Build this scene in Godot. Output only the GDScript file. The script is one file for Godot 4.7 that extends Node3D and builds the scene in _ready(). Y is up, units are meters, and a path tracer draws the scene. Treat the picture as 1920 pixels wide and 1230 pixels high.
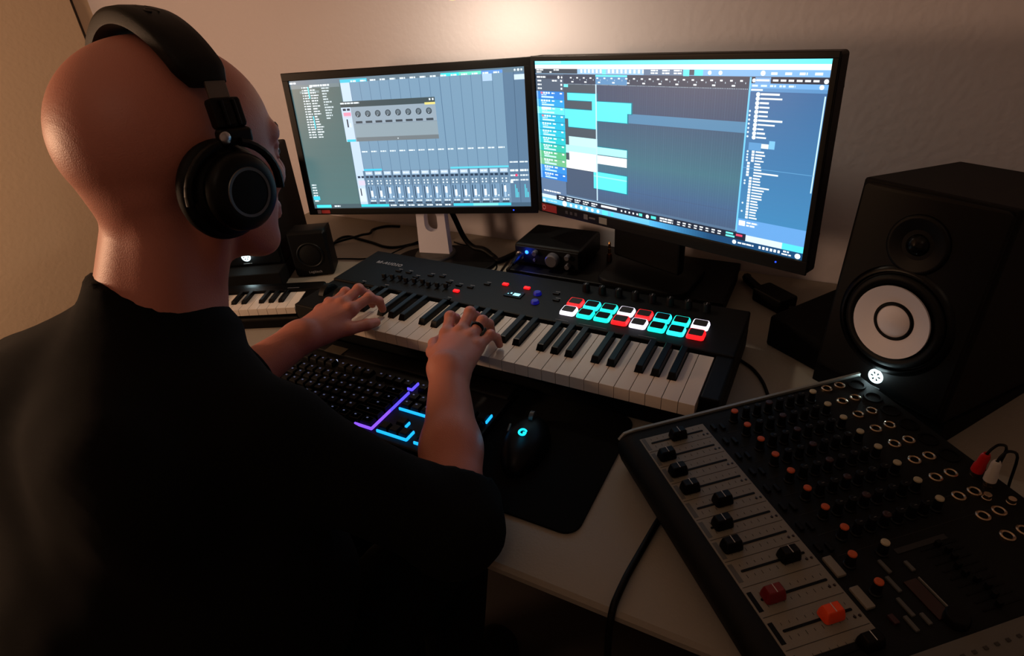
extends Node3D
# Home music desk at night. Coordinates inside the builders are relative to the right front corner of the big keyboard's key bed; K() lifts them to room height.

const LIFT := 0.82
const DESK := 0.75
var names := {}
var mats := {}
var grain: ImageTexture
var dots: ImageTexture

func _ready() -> void:
	set_view()
	set_lights()
	make_textures()
	build_room()
	build_room_lamps()
	build_desk()
	build_monitors()
	build_riser_and_interface()
	build_midi_keyboard()
	build_mini_keyboard()
	build_computer_keyboard()
	build_mouse()
	build_speakers()
	build_mixer()
	build_cables()
	build_person()
	build_headphones()

func set_view() -> void:
	var cam := Camera3D.new()
	cam.name = "camera"
	cam.fov = 57.43
	cam.near = 0.02
	cam.far = 50.0
	cam.transform = Transform3D(turn(0.52208, -0.53767, -0.08201), K(0.11081, 0.53391, 0.68074))
	add_child(cam)
	cam.current = true
	var we := WorldEnvironment.new()
	we.name = "environment"
	var e := Environment.new()
	e.background_mode = Environment.BG_COLOR
	e.background_color = Color(0, 0, 0)
	e.tonemap_mode = Environment.TONE_MAPPER_LINEAR
	e.tonemap_exposure = 1.0
	e.sdfgi_enabled = true
	e.ssao_enabled = true
	e.ssil_enabled = true
	we.environment = e
	add_child(we)

func set_lights() -> void:
	# warm room lamp behind and to the left of the person (outside the frame)
	omni("room_lamp_light", K(-1.55, 0.45, 0.85), Color(1.0, 0.80, 0.64), 0.86, 0.12)
	# dim warm ceiling light over the room
	omni("ceiling_lamp_light", K(0.1, 1.45, 1.3), Color(1.0, 0.88, 0.77), 0.075, 0.2)

func omni(n: String, at: Vector3, col: Color, energy: float, size: float) -> OmniLight3D:
	var l := OmniLight3D.new()
	l.name = n
	l.position = at
	l.light_color = col
	l.light_energy = energy
	l.light_size = size
	l.omni_range = 8.0
	l.omni_attenuation = 2.0
	l.shadow_enabled = true
	add_child(l)
	return l

# ---------------------------------------------------------------- helpers
func K(x: float, y: float, z: float) -> Vector3:
	return Vector3(x, y + LIFT, z)

func turn(yaw: float, tilt := 0.0, roll := 0.0) -> Basis:
	return Basis.from_euler(Vector3(tilt, yaw, roll), EULER_ORDER_YXZ)

func mat(key: String, col: Color, rough := 0.6, metal := 0.0) -> StandardMaterial3D:
	if mats.has(key):
		return mats[key]
	var m := StandardMaterial3D.new()
	m.resource_name = key
	var dim := maxf(col.r, maxf(col.g, col.b))
	m.albedo_color = col
	if dim < 0.07:
		m.albedo_color = Color(col.r * 0.8, col.g * 0.8, col.b * 0.8)
		m.metallic_specular = 0.28
	m.roughness = rough
	m.metallic = metal
	mats[key] = m
	return m

func glow(key: String, col: Color, energy := 1.0) -> StandardMaterial3D:
	if mats.has(key):
		return mats[key]
	var m := mat(key, col * 0.5, 0.5)
	m.emission_enabled = true
	m.emission = col
	m.emission_energy_multiplier = energy
	return m

func grained(m: StandardMaterial3D, scale: float, depth: float) -> StandardMaterial3D:
	m.heightmap_enabled = true
	m.heightmap_texture = grain
	m.heightmap_scale = depth
	m.uv1_triplanar = true
	m.uv1_scale = Vector3.ONE * scale
	return m

func make_textures() -> void:
	var n := FastNoiseLite.new()
	n.seed = 7
	n.frequency = 0.06
	n.fractal_octaves = 4
	grain = ImageTexture.create_from_image(n.get_seamless_image(256, 256))
	var d := FastNoiseLite.new()
	d.seed = 21
	d.noise_type = FastNoiseLite.TYPE_CELLULAR
	d.frequency = 0.08
	dots = ImageTexture.create_from_image(d.get_seamless_image(256, 256))

func numbered(called: String) -> String:
	if not names.has(called):
		names[called] = 0
		return called
	names[called] += 1
	return "%s_%03d" % [called, names[called]]

func tag(o: Node3D, label: String, category: String, group := "") -> void:
	o.set_meta("label", label)
	o.set_meta("category", category)
	if group:
		o.set_meta("group", group)

func thing(called: String, label: String, category: String, at: Vector3, b := Basis(), group := "") -> Node3D:
	var o := Node3D.new()
	o.name = numbered(called)
	add_child(o)
	o.transform = Transform3D(b, at)
	tag(o, label, category, group)
	return o

func part(parent: Node, called: String, mesh: Mesh, m: Material, at := Vector3.ZERO, b := Basis()) -> MeshInstance3D:
	var o := MeshInstance3D.new()
	o.name = called
	o.mesh = mesh
	o.material_override = m
	o.transform = Transform3D(b, at)
	parent.add_child(o, true)
	return o

func single(called: String, label: String, category: String, mesh: Mesh, m: Material, at := Vector3.ZERO, b := Basis(), group := "") -> MeshInstance3D:
	var o := part(self, numbered(called), mesh, m, at, b)
	tag(o, label, category, group)
	return o

func struct(called: String, mesh: Mesh, m: Material, at := Vector3.ZERO, b := Basis()) -> MeshInstance3D:
	var o := part(self, called, mesh, m, at, b)
	o.set_meta("kind", "structure")
	return o

# Collects triangles (counter-clockwise seen from outside) and turns them into one mesh with creased normals.
class Shape:
	var p := PackedVector3Array()
	func tri(a: Vector3, b: Vector3, c: Vector3) -> void:
		p.append(a); p.append(b); p.append(c)
	func quad(a: Vector3, b: Vector3, c: Vector3, d: Vector3) -> void:
		tri(a, b, c); tri(a, c, d)
	# rings of equal length, each a closed loop that runs (cos, sin) in x, z; low to high y
	func rings(rs: Array, cap_low := true, cap_high := true) -> Shape:
		var n: int = rs[0].size()
		for i in rs.size() - 1:
			for k in n:
				var l := (k + 1) % n
				quad(rs[i][k], rs[i + 1][k], rs[i + 1][l], rs[i][l])
		for side in 2:
			if (side == 0 and not cap_low) or (side == 1 and not cap_high):
				continue
			var r: PackedVector3Array = rs[0] if side == 0 else rs[-1]
			var flat := PackedVector2Array()
			for v in r:
				flat.append(Vector2(v.x, v.z))
			var ids := Geometry2D.triangulate_polygon(flat)
			for t in range(0, ids.size(), 3):
				var a := r[ids[t]]; var b := r[ids[t + 1]]; var c := r[ids[t + 2]]
				var up := (b - a).cross(c - a).y > 0.0
				if up == (side == 1): tri(a, b, c)
				else: tri(a, c, b)
		return self
	# outline in x, z pushed up from y0 to y1 with bevelled edges
	func prism(outline: PackedVector2Array, y0: float, y1: float, bevel := 0.0, bevel_low := -1.0) -> Shape:
		var o := outline.duplicate()
		if area(o) < 0.0:
			o.reverse()
		if bevel_low < 0.0:
			bevel_low = bevel
		var rs := []
		if bevel_low > 0.0:
			rs.append(level(inset(o, bevel_low), y0)); rs.append(level(inset(o, bevel_low * 0.3), y0 + bevel_low * 0.3)); rs.append(level(o, y0 + bevel_low))
		else:
			rs.append(level(o, y0))
		if bevel > 0.0:
			rs.append(level(o, y1 - bevel)); rs.append(level(inset(o, bevel * 0.3), y1 - bevel * 0.3)); rs.append(level(inset(o, bevel), y1))
		else:
			rs.append(level(o, y1))
		return rings(rs)
	func area(o: PackedVector2Array) -> float:
		var s := 0.0
		for i in o.size():
			s += o[i].cross(o[(i + 1) % o.size()])
		return s
	func inset(o: PackedVector2Array, d: float) -> PackedVector2Array:
		var r := PackedVector2Array()
		var n := o.size()
		for i in n:
			var a := (o[i] - o[(i - 1 + n) % n]).normalized()
			var b := (o[(i + 1) % n] - o[i]).normalized()
			var na := Vector2(-a.y, a.x)
			var nb := Vector2(-b.y, b.x)
			var m := (na + nb).normalized()
			r.append(o[i] + m * d / maxf(0.4, m.dot(na)))
		return r
	func level(o: PackedVector2Array, y: float) -> PackedVector3Array:
		var r := PackedVector3Array()
		for v in o:
			r.append(Vector3(v.x, y, v.y))
		return r
	func box(c: Vector3, s: Vector3, bevel := 0.0) -> Shape:
		var o := PackedVector2Array([Vector2(c.x - s.x / 2, c.z - s.z / 2), Vector2(c.x + s.x / 2, c.z - s.z / 2), Vector2(c.x + s.x / 2, c.z + s.z / 2), Vector2(c.x - s.x / 2, c.z + s.z / 2)])
		if bevel > 0.0:
			o = Shape.rounded(s.x, s.z, bevel, 2)
			for i in o.size():
				o[i] += Vector2(c.x, c.z)
		return prism(o, c.y - s.y / 2, c.y + s.y / 2, bevel)
	static func rounded(w: float, d: float, r: float, seg := 5) -> PackedVector2Array:
		var o := PackedVector2Array()
		for q in 4:
			var cx := (w / 2 - r) * (1 if q == 0 or q == 3 else -1)
			var cz := (d / 2 - r) * (1 if q < 2 else -1)
			for i in seg + 1:
				var t := (q + float(i) / seg) * PI / 2
				o.append(Vector2(cx + cos(t) * r, cz + sin(t) * r))
		return o
	static func circle(r: float, n := 24, cx := 0.0, cz := 0.0) -> PackedVector2Array:
		var o := PackedVector2Array()
		for i in n:
			o.append(Vector2(cx + cos(TAU * i / n) * r, cz + sin(TAU * i / n) * r))
		return o
	# profile of (radius, y) from low to high
	func lathe(prof: Array, n := 24, cap_low := true, cap_high := true) -> Shape:
		var rs := []
		for q in prof:
			rs.append(level(Shape.circle(maxf(q.x, 0.00005), n), q.y))
		return rings(rs, cap_low, cap_high)
	# closed loop profile turned round y
	func ring(prof: Array, n := 32) -> Shape:
		var m := prof.size()
		for i in n:
			var t0 := TAU * i / n
			var t1 := TAU * (i + 1) / n
			for k in m:
				var a: Vector2 = prof[k]
				var b: Vector2 = prof[(k + 1) % m]
				quad(Vector3(cos(t0) * a.x, a.y, sin(t0) * a.x), Vector3(cos(t0) * b.x, b.y, sin(t0) * b.x), Vector3(cos(t1) * b.x, b.y, sin(t1) * b.x), Vector3(cos(t1) * a.x, a.y, sin(t1) * a.x))
		return self
	static func disc_profile(rx: float, ry: float, cx: float, cy: float, n := 12) -> Array:
		var o := []
		for i in n:
			o.append(Vector2(cx + cos(TAU * i / n) * rx, cy + sin(TAU * i / n) * ry))
		return o
	# round bar through points; radii may vary
	func tube(pts: PackedVector3Array, r: Variant, n := 8, smooth := 0) -> Shape:
		var path := pts
		if smooth > 0:
			var c := Curve3D.new()
			for i in pts.size():
				var a := pts[maxi(i - 1, 0)]
				var b := pts[mini(i + 1, pts.size() - 1)]
				var h := (b - a) / 6.0
				c.add_point(pts[i], -h, h)
			path = PackedVector3Array()
			for i in (pts.size() - 1) * smooth + 1:
				path.append(c.sample(i / smooth, float(i % smooth) / smooth))
		var up := Vector3.UP
		var last := PackedVector3Array()
		var first := PackedVector3Array()
		for i in path.size():
			var d := (path[mini(i + 1, path.size() - 1)] - path[maxi(i - 1, 0)]).normalized()
			var s := d.cross(up)
			if s.length() < 0.05:
				s = d.cross(Vector3.RIGHT)
			s = s.normalized()
			up = s.cross(d).normalized()
			var rad: float = r if r is float else lerpf(r[0], r[1], float(i) / (path.size() - 1))
			var ringp := PackedVector3Array()
			for k in n:
				ringp.append(path[i] + (s * cos(TAU * k / n) + up * sin(TAU * k / n)) * rad)
			if i > 0:
				for k in n:
					var l := (k + 1) % n
					quad(last[k], last[l], ringp[l], ringp[k])
			else:
				first = ringp
			last = ringp
		for k in range(1, n - 1):
			tri(first[0], first[k + 1], first[k])
			tri(last[0], last[k], last[k + 1])
		return self
	func add(o: Shape, t := Transform3D()) -> Shape:
		for v in o.p:
			p.append(t * v)
		return self
	func moved(t: Transform3D) -> Shape:
		for i in p.size():
			p[i] = t * p[i]
		if t.basis.determinant() < 0.0:
			for i in range(0, p.size(), 3):
				var q := p[i]
				p[i] = p[i + 1]
				p[i + 1] = q
		return self
	func mesh(crease := 40.0) -> ArrayMesh:
		var lim := cos(deg_to_rad(crease))
		var n := p.size() / 3
		var fn := PackedVector3Array()
		var at := {}
		for f in n:
			var v := (p[f * 3 + 1] - p[f * 3]).cross(p[f * 3 + 2] - p[f * 3])
			fn.append(v)
			for k in 3:
				var q := Vector3i((p[f * 3 + k] * 20000.0).round())
				if at.has(q): at[q].append(f)
				else: at[q] = [f]
		var pos := PackedVector3Array()
		var nor := PackedVector3Array()
		for f in n:
			var un := fn[f].normalized()
			if fn[f].length() < 1e-14:
				continue
			for k in [0, 2, 1]:
				var v := p[f * 3 + k]
				var s := Vector3.ZERO
				for g in at[Vector3i((v * 20000.0).round())]:
					if fn[g].normalized().dot(un) > lim:
						s += fn[g]
				pos.append(v)
				nor.append(s.normalized() if s.length() > 1e-14 else un)
		var arr := []
		arr.resize(Mesh.ARRAY_MAX)
		arr[Mesh.ARRAY_VERTEX] = pos
		arr[Mesh.ARRAY_NORMAL] = nor
		var am := ArrayMesh.new()
		am.add_surface_from_arrays(Mesh.PRIMITIVE_TRIANGLES, arr)
		return am

func box_mesh(s: Vector3, bevel := 0.0, c := Vector3.ZERO) -> ArrayMesh:
	return Shape.new().box(c, s, bevel).mesh()

# flat printed or lit panel in the x, y plane facing +z, with a picture
func panel_mesh(w: float, h: float) -> ArrayMesh:
	var st := SurfaceTool.new()
	st.begin(Mesh.PRIMITIVE_TRIANGLES)
	st.set_normal(Vector3(0, 0, 1))
	for q in [[0, 0], [1, 0], [1, 1], [0, 0], [1, 1], [0, 1]]:
		st.set_uv(Vector2(q[0], q[1]))
		st.add_vertex(Vector3((q[0] - 0.5) * w, (0.5 - q[1]) * h, 0))
	return st.commit()

func letters(txt: String, height: float, depth: float, font_name := "Droid Sans", weight := 400) -> TextMesh:
	var t := TextMesh.new()
	var f := SystemFont.new()
	f.font_names = PackedStringArray([font_name])
	f.font_weight = weight
	t.font = f
	t.font_size = 32
	t.text = txt
	t.pixel_size = height / 32.0 * 1.35
	t.depth = depth
	t.curve_step = 2.0
	return t

# ---------------------------------------------------------------- room and desk
func build_room() -> void:
	var wm := grained(mat("wall_paint", Color(0.77, 0.75, 0.775), 0.9), 3.0, 0.06)
	var wl := grained(mat("left_paint", Color(0.78, 0.70, 0.60), 0.85), 3.0, 0.05)
	struct("wall_back", box_mesh(Vector3(4.6, 2.7, 0.12)), wm, Vector3(-0.2, 1.3, -0.66))
	struct("wall_left", box_mesh(Vector3(0.12, 2.7, 4.2)), wl, Vector3(-2.12, 1.3, 1.4))
	struct("wall_right", box_mesh(Vector3(0.12, 2.7, 4.2)), wm, Vector3(1.86, 1.3, 1.4))
	struct("wall_front", box_mesh(Vector3(4.6, 2.7, 0.12)), wm, Vector3(-0.2, 1.3, 3.36))
	struct("floor", box_mesh(Vector3(4.6, 0.1, 4.2)), mat("floor_wood", Color(0.10, 0.07, 0.055), 0.7), Vector3(-0.2, -0.05, 1.4))
	struct("ceiling", box_mesh(Vector3(4.6, 0.1, 4.2)), mat("ceiling_paint", Color(0.8, 0.78, 0.76), 0.9), Vector3(-0.2, 2.65, 1.4))
	# flush door leaf in the left wall with a dark gap beside its frame
	var d := struct("door_1", Shape.new().box(Vector3.ZERO, Vector3(0.02, 2.1, 0.9), 0.003).mesh(), wl, Vector3(-2.055, 1.052, -0.09))
	part(d, "gap_strip", box_mesh(Vector3(0.004, 2.1, 0.006)), mat("gap_dark", Color(0.10, 0.06, 0.03), 0.9), Vector3(0.0095, 0, -0.452))
	part(d, "door_handle", Shape.new().tube(PackedVector3Array([Vector3(0, 0, 0), Vector3(0.05, 0, 0), Vector3(0.06, 0, -0.02), Vector3(0.06, 0, -0.11)]), 0.009, 10).mesh(), mat("satin_metal", Color(0.6, 0.58, 0.55), 0.35, 0.9), Vector3(0.01, 0, 0.38))
	# wall lamp above the monitors: its lower rim just reaches the top of the picture
	var lamp := thing("wall_lamp", "small warm wall lamp above the two monitors, only its glowing underside in view", "lamp", LAMP)
	var lm := mat("lamp_metal", Color(0.55, 0.52, 0.48), 0.4, 0.6)
	part(lamp, "wall_plate", Shape.new().lathe([Vector2(0.04, 0), Vector2(0.042, 0.004), Vector2(0.036, 0.012)], 24).mesh(), lm, Vector3(0, 0.09, -LAMP.z - 0.6), Basis(Vector3.RIGHT, PI / 2))
	part(lamp, "arm", Shape.new().tube(PackedVector3Array([Vector3(0, 0.09, -LAMP.z - 0.595), Vector3(0, 0.10, -0.02), Vector3(0, 0.075, 0)]), 0.006, 8, 5).mesh(), lm)
	part(lamp, "shade", Shape.new().ring([Vector2(0.043, 0.002), Vector2(0.041, 0.002), Vector2(0.026, 0.075), Vector2(0.0, 0.079), Vector2(0.0, 0.081), Vector2(0.028, 0.077)], 32).mesh(), lm)
	var bulb := part(lamp, "bulb", SphereMesh.new(), glow("bulb_glow", Color(1.0, 0.82, 0.52), 1.6), Vector3(0, 0.014, 0))
	(bulb.mesh as SphereMesh).radius = 0.024
	(bulb.mesh as SphereMesh).height = 0.048
	var l := SpotLight3D.new()
	l.name = "wall_lamp_light"
	l.light_color = Color(1.0, 0.92, 0.81)
	l.light_energy = 0.125
	l.light_size = 0.02
	l.spot_range = 6.0
	l.spot_attenuation = 2.0
	l.spot_angle = 88.0
	l.spot_angle_attenuation = 0.35
	l.shadow_enabled = true
	l.position = LAMP + Vector3(0, 0.0, 0)
	l.rotation = Vector3(-PI / 2 + 0.75, 0, 0)
	add_child(l)

# the two lamps that light the room from behind the camera, outside the picture
func build_room_lamps() -> void:
	var lm := mat("lamp_metal", Color(0.55, 0.52, 0.48), 0.4, 0.6)
	var t := thing("floor_lamp", "warm globe floor lamp by the left wall, outside the picture", "lamp", Vector3(-1.55, 0, 0.85))
	part(t, "base", Shape.new().lathe([Vector2(0.13, 0.001), Vector2(0.13, 0.015), Vector2(0.02, 0.03)], 28).mesh(), lm)
	part(t, "pole", Shape.new().lathe([Vector2(0.011, 0.025), Vector2(0.011, 1.155)], 12).mesh(), lm)
	part(t, "bulb", Shape.new().lathe([Vector2(0.02, -0.118), Vector2(0.075, -0.093), Vector2(0.112, -0.04), Vector2(0.12, 0.0), Vector2(0.112, 0.04), Vector2(0.075, 0.093), Vector2(0.002, 0.12)], 28).mesh(80.0), glow("globe_glow", Color(1.0, 0.80, 0.60), 1.0), Vector3(0, 1.27, 0))
	t = thing("ceiling_lamp", "dim round ceiling lamp behind the camera, outside the picture", "lamp", K(0.1, 1.45, 1.3))
	part(t, "bulb", Shape.new().lathe([Vector2(0.02, -0.198), Vector2(0.12, -0.158), Vector2(0.185, -0.07), Vector2(0.2, 0.0), Vector2(0.185, 0.07), Vector2(0.12, 0.158), Vector2(0.002, 0.2)], 28).mesh(80.0), glow("ceiling_glow", Color(1.0, 0.86, 0.72), 0.35))
	part(t, "rod", Shape.new().lathe([Vector2(0.008, 0.19), Vector2(0.008, 0.329)], 10).mesh(), lm)

const LAMP := Vector3(-0.557, 0.504 + LIFT, -0.365)

func build_desk() -> void:
	var dm := grained(mat("desk_laminate", Color(0.52, 0.49, 0.45), 0.55), 14.0, 0.02)
	var t := thing("desk", "long pale laminate desk along the wall carrying the whole music setup", "desk", Vector3(-0.45, 0, -0.155))
	var top := PackedVector2Array()
	# profile across the depth, turned on its side: a worktop with a sloping rounded front edge
	var prof := [Vector2(-0.44, -0.028), Vector2(0.440, -0.028), Vector2(0.447, -0.020), Vector2(0.447, -0.012), Vector2(0.443, -0.006), Vector2(0.392, 0.0), Vector2(-0.44, 0.0)]
	for q in prof:
		top.append(Vector2(q.x, q.y))
	var s := Shape.new().prism(top, -0.87, 1.25, 0.002)
	# prism runs along y: swing y to x, outline x to z, outline y to y
	part(t, "worktop", s.moved(Transform3D(Basis(Vector3(0, 0, 1), Vector3(1, 0, 0), Vector3(0, 1, 0)), Vector3.ZERO)).mesh(25.0), dm, Vector3(0, DESK, 0))
	var lm := mat("desk_leg_metal", Color(0.16, 0.15, 0.15), 0.5, 0.5)
	for x in [-0.82, 1.15]:
		for z in [-0.36, 0.36]:
			part(t, "leg", Shape.new().box(Vector3(0, 0.361, 0), Vector3(0.05, 0.722, 0.05), 0.004).mesh(), lm, Vector3(x, 0, z))
	part(t, "back_panel", box_mesh(Vector3(1.86, 0.35, 0.016), 0.002), dm, Vector3(0.165, 0.54, -0.36))

# ---------------------------------------------------------------- monitors
class Pic:
	var im: Image
	var w: int
	var h: int
	func _init(pw: int, ph: int, c: Color) -> void:
		w = pw; h = ph
		im = Image.create(pw, ph, false, Image.FORMAT_RGB8)
		im.fill(c)
	func r(u0: float, v0: float, u1: float, v1: float, c: Color) -> void:
		im.fill_rect(Rect2i(int(u0 * w), int(v0 * h), maxi(1, int(u1 * w) - int(u0 * w)), maxi(1, int(v1 * h) - int(v0 * h))), c)
	func disc(u: float, v: float, rad: float, c: Color) -> void:
		var q := int(rad * w)
		for y in range(-q, q + 1):
			for x in range(-q, q + 1):
				if x * x + y * y <= q * q:
					var px := int(u * w) + x
					var py := int(v * h) + y
					if px >= 0 and py >= 0 and px < w and py < h:
						im.set_pixel(px, py, c)
	func grad(u0: float, v0: float, u1: float, v1: float, a: Color, b: Color) -> void:
		var n := int((v1 - v0) * h)
		for i in n:
			im.fill_rect(Rect2i(int(u0 * w), int(v0 * h) + i, int((u1 - u0) * w), 1), a.lerp(b, float(i) / n))
	# a row of unreadable word marks
	func words(u0: float, u1: float, v: float, th: float, c: Color, rng: RandomNumberGenerator) -> void:
		var u := u0
		while u < u1:
			var l := minf(rng.randf_range(0.006, 0.02), u1 - u)
			r(u, v, u + l, v + th, c)
			u += l + 0.002
	func tex() -> ImageTexture:
		return ImageTexture.create_from_image(im)

func c8(r: int, g: int, b: int) -> Color:
	return Color8(r, g, b)

func left_picture() -> ImageTexture:
	var rng := RandomNumberGenerator.new()
	rng.seed = 11
	var p := Pic.new(1280, 684, c8(118, 152, 178))
	var white := c8(225, 238, 245)
	p.r(0, 0, 1, 0.035, c8(98, 122, 138))
	# browser panel on the left
	p.r(0, 0.035, 0.232, 1, c8(78, 108, 114))
	p.r(0.0, 0.035, 0.226, 0.06, c8(106, 128, 136))
	p.grad(0, 0.06, 0.225, 0.97, c8(76, 102, 104), c8(84, 116, 118))
	p.r(0.04, 0.078, 0.13, 0.096, c8(118, 142, 146))
	for i in 20:
		var v := 0.05 + i * 0.0195
		p.r(0.052 - 0.0004 * i, v, 0.056, v + 0.009, white)
		p.words(0.06, rng.randf_range(0.075, 0.085), v, 0.009, white, rng)
		p.words(0.088, rng.randf_range(0.1, 0.125), v, 0.009, white, rng)
	for i in 12:
		p.words(0.142, rng.randf_range(0.158, 0.185), 0.06 + i * 0.02, 0.010, c8(200, 216, 222), rng)
	p.r(0.079, 0.05, 0.084, 0.135, c8(90, 236, 246))
	p.r(0.079, 0.265, 0.084, 0.36, c8(80, 220, 240))
	p.words(0.0, 0.03, 0.012, 0.014, white, rng)
	p.words(0.09, 0.18, 0.038, 0.012, white, rng)
	for i in 7:
		p.words(0.008, 0.03, 0.80 + i * 0.022, 0.011, white, rng)
	p.r(0.004, 0.90, 0.036, 0.93, c8(70, 210, 236))
	p.r(0.0, 0.965, 0.232, 1.0, c8(70, 92, 100))
	p.r(0.012, 0.972, 0.085, 0.996, c8(76, 226, 238))
	p.words(0.1, 0.13, 0.978, 0.012, white, rng)
	# mixer columns
	var n := 15
	for i in n + 1:
		var u := 0.272 + (0.915 - 0.272) * i / n
		p.r(u, 0.035, u + 0.0016, 0.70, c8(78, 110, 140))
	p.grad(0.2305, 0.036, 0.272, 0.44, c8(196, 218, 240), c8(188, 212, 236))
	p.r(0.2305, 0.44, 0.272, 0.97, c8(192, 214, 236))
	p.r(0.2305, 0.012, 0.35, 0.036, c8(70, 196, 222))
	p.r(0.665, 0.012, 0.83, 0.034, c8(62, 222, 226))
	p.r(0.74, 0.012, 0.83, 0.034, c8(110, 232, 200))
	p.r(0.83, 0.012, 0.915, 0.034, c8(96, 150, 220))
	p.r(0.834, 0.034, 0.872, 0.082, c8(176, 206, 238))
	for i in n:
		var u := 0.272 + (0.915 - 0.272) * i / n
		p.words(u + 0.006, u + 0.03, 0.022, 0.012, white, rng)
		p.words(u + 0.005, u + 0.031, 0.545, 0.010, white, rng)
	# right hand master columns
	p.r(0.917, 0.035, 1.0, 0.97, c8(92, 122, 150))
	p.r(0.957, 0.05, 1.0, 0.085, c8(206, 226, 242))
	p.r(0.957, 0.035, 0.959, 0.97, c8(70, 98, 124))
	for i in 2:
		p.words(0.92 + i * 0.041, 0.954 + i * 0.041, 0.655, 0.011, white, rng)
		p.words(0.92 + i * 0.041, 0.954 + i * 0.041, 0.715, 0.016, white, rng)
		p.words(0.92 + i * 0.041, 0.954 + i * 0.041, 0.755, 0.012, white, rng)
		p.words(0.92 + i * 0.041, 0.954 + i * 0.041, 0.79, 0.012, white, rng)
		for k in 3:
			p.r(0.936 + i * 0.041 + k * 0.006, 0.83 + 0.03 * k, 0.9395 + i * 0.041 + k * 0.006, 0.93, c8(90, 210, 226))
	p.disc(0.945, 0.76, 0.006, c8(236, 70, 110))
	p.r(0.918, 0.80, 0.93, 0.82, white)
	p.disc(0.963, 0.02, 0.004, white)
	p.disc(0.976, 0.02, 0.005, white)
	p.disc(0.989, 0.02, 0.004, white)
	# channel strips
	p.r(0.266, 0.70, 0.915, 0.97, c8(104, 134, 160))
	p.r(0.272, 0.685, 0.357, 0.70, c8(70, 200, 232))
	p.r(0.665, 0.685, 0.915, 0.70, c8(96, 206, 226))
	for i in n:
		var u := 0.272 + (0.915 - 0.272) * i / n
		p.r(u, 0.70, u + 0.002, 0.97, c8(70, 94, 118))
		p.r(u + 0.005, 0.705, u + 0.038, 0.735, c8(176, 200, 222))
		p.words(u + 0.008, u + 0.034, 0.714, 0.010, white, rng)
		p.r(u + 0.005, 0.74, u + 0.018, 0.757, c8(40, 58, 78))
		p.r(u + 0.024, 0.74, u + 0.038, 0.757, c8(40, 58, 78))
		for k in 2:
			for j in 2:
				p.r(u + 0.010 + 0.016 * k, 0.775 + j * 0.022, u + 0.016 + 0.016 * k, 0.787 + j * 0.022, white)
		p.r(u + 0.004, 0.82, u + 0.042, 0.93, c8(116, 150, 180))
		p.r(u + 0.008, 0.825, u + 0.012, 0.925, c8(46, 66, 88))
		p.r(u + 0.020, 0.825, u + 0.023, 0.925, c8(60, 80, 100))
		var lev := 0.86 if i in [0, 1, 9, 10, 11, 12, 13] else 0.835
		p.r(u + 0.017, lev, u + 0.027, lev + 0.05, c8(240, 246, 250))
		p.r(u + 0.019, lev + 0.05, u + 0.025, 0.925, c8(168, 200, 226))
		p.r(u + 0.032, 0.905, u + 0.038, 0.918, white)
		p.words(u + 0.01, u + 0.036, 0.938, 0.010, white, rng)
		p.r(u + 0.006, 0.955, u + 0.036, 0.967, c8(50, 66, 84))
	p.r(0.232, 0.84, 0.262, 0.95, c8(214, 228, 242))
	p.r(0.238, 0.74, 0.25, 0.757, c8(40, 58, 78))
	p.r(0.255, 0.74, 0.267, 0.757, c8(40, 58, 78))
	p.r(0.238, 0.775, 0.268, 0.815, c8(216, 206, 226))
	p.r(0.240, 0.84, 0.245, 0.90, c8(30, 40, 56))
	# bottom strip
	p.r(0.232, 0.97, 1.0, 1.0, c8(70, 96, 118))
	p.r(0.232, 0.972, 0.365, 0.992, c8(60, 214, 226))
	p.r(0.662, 0.972, 0.915, 0.992, c8(70, 206, 228))
	p.r(0.75, 0.972, 0.86, 0.992, c8(126, 226, 226))
	for i in 7:
		p.words(0.372 + i * 0.042, 0.40 + i * 0.042, 0.976, 0.012, white, rng)
	# floating window with eight knobs
	p.r(0.215, 0.17, 0.63, 0.213, c8(60, 78, 84))
	p.words(0.215, 0.30, 0.178, 0.012, white, rng)
	p.r(0.605, 0.178, 0.612, 0.192, white)
	p.r(0.618, 0.178, 0.625, 0.192, white)
	p.r(0.215, 0.213, 0.63, 0.47, c8(146, 164, 178))
	p.r(0.263, 0.34, 0.63, 0.44, c8(140, 158, 168))
	p.r(0.263, 0.338, 0.63, 0.342, c8(120, 136, 150))
	p.r(0.263, 0.44, 0.63, 0.47, c8(112, 122, 128))
	p.r(0.585, 0.205, 0.63, 0.222, c8(226, 214, 130))
	p.r(0.215, 0.213, 0.258, 0.47, c8(196, 216, 238))
	p.r(0.222, 0.222, 0.236, 0.237, c8(34, 50, 70))
	p.r(0.241, 0.222, 0.254, 0.237, c8(34, 50, 70))
	p.r(0.222, 0.25, 0.256, 0.275, c8(232, 150, 176))
	p.r(0.222, 0.275, 0.256, 0.288, c8(206, 200, 220))
	p.r(0.232, 0.30, 0.237, 0.36, c8(24, 34, 48))
	p.r(0.243, 0.33, 0.249, 0.36, white)
	p.r(0.218, 0.452, 0.258, 0.47, c8(70, 204, 226))
	for i in 8:
		var u := 0.287 + i * 0.0447
		p.disc(u, 0.265, 0.0125, c8(60, 74, 84))
		p.disc(u, 0.262, 0.0085, c8(100, 116, 126))
		p.disc(u - 0.003, 0.278, 0.002, white)
		p.r(u - 0.015, 0.318, u + 0.015, 0.334, c8(58, 70, 80))
	p.disc(0.45, 0.456, 0.003, white)
	return p.tex()

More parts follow.
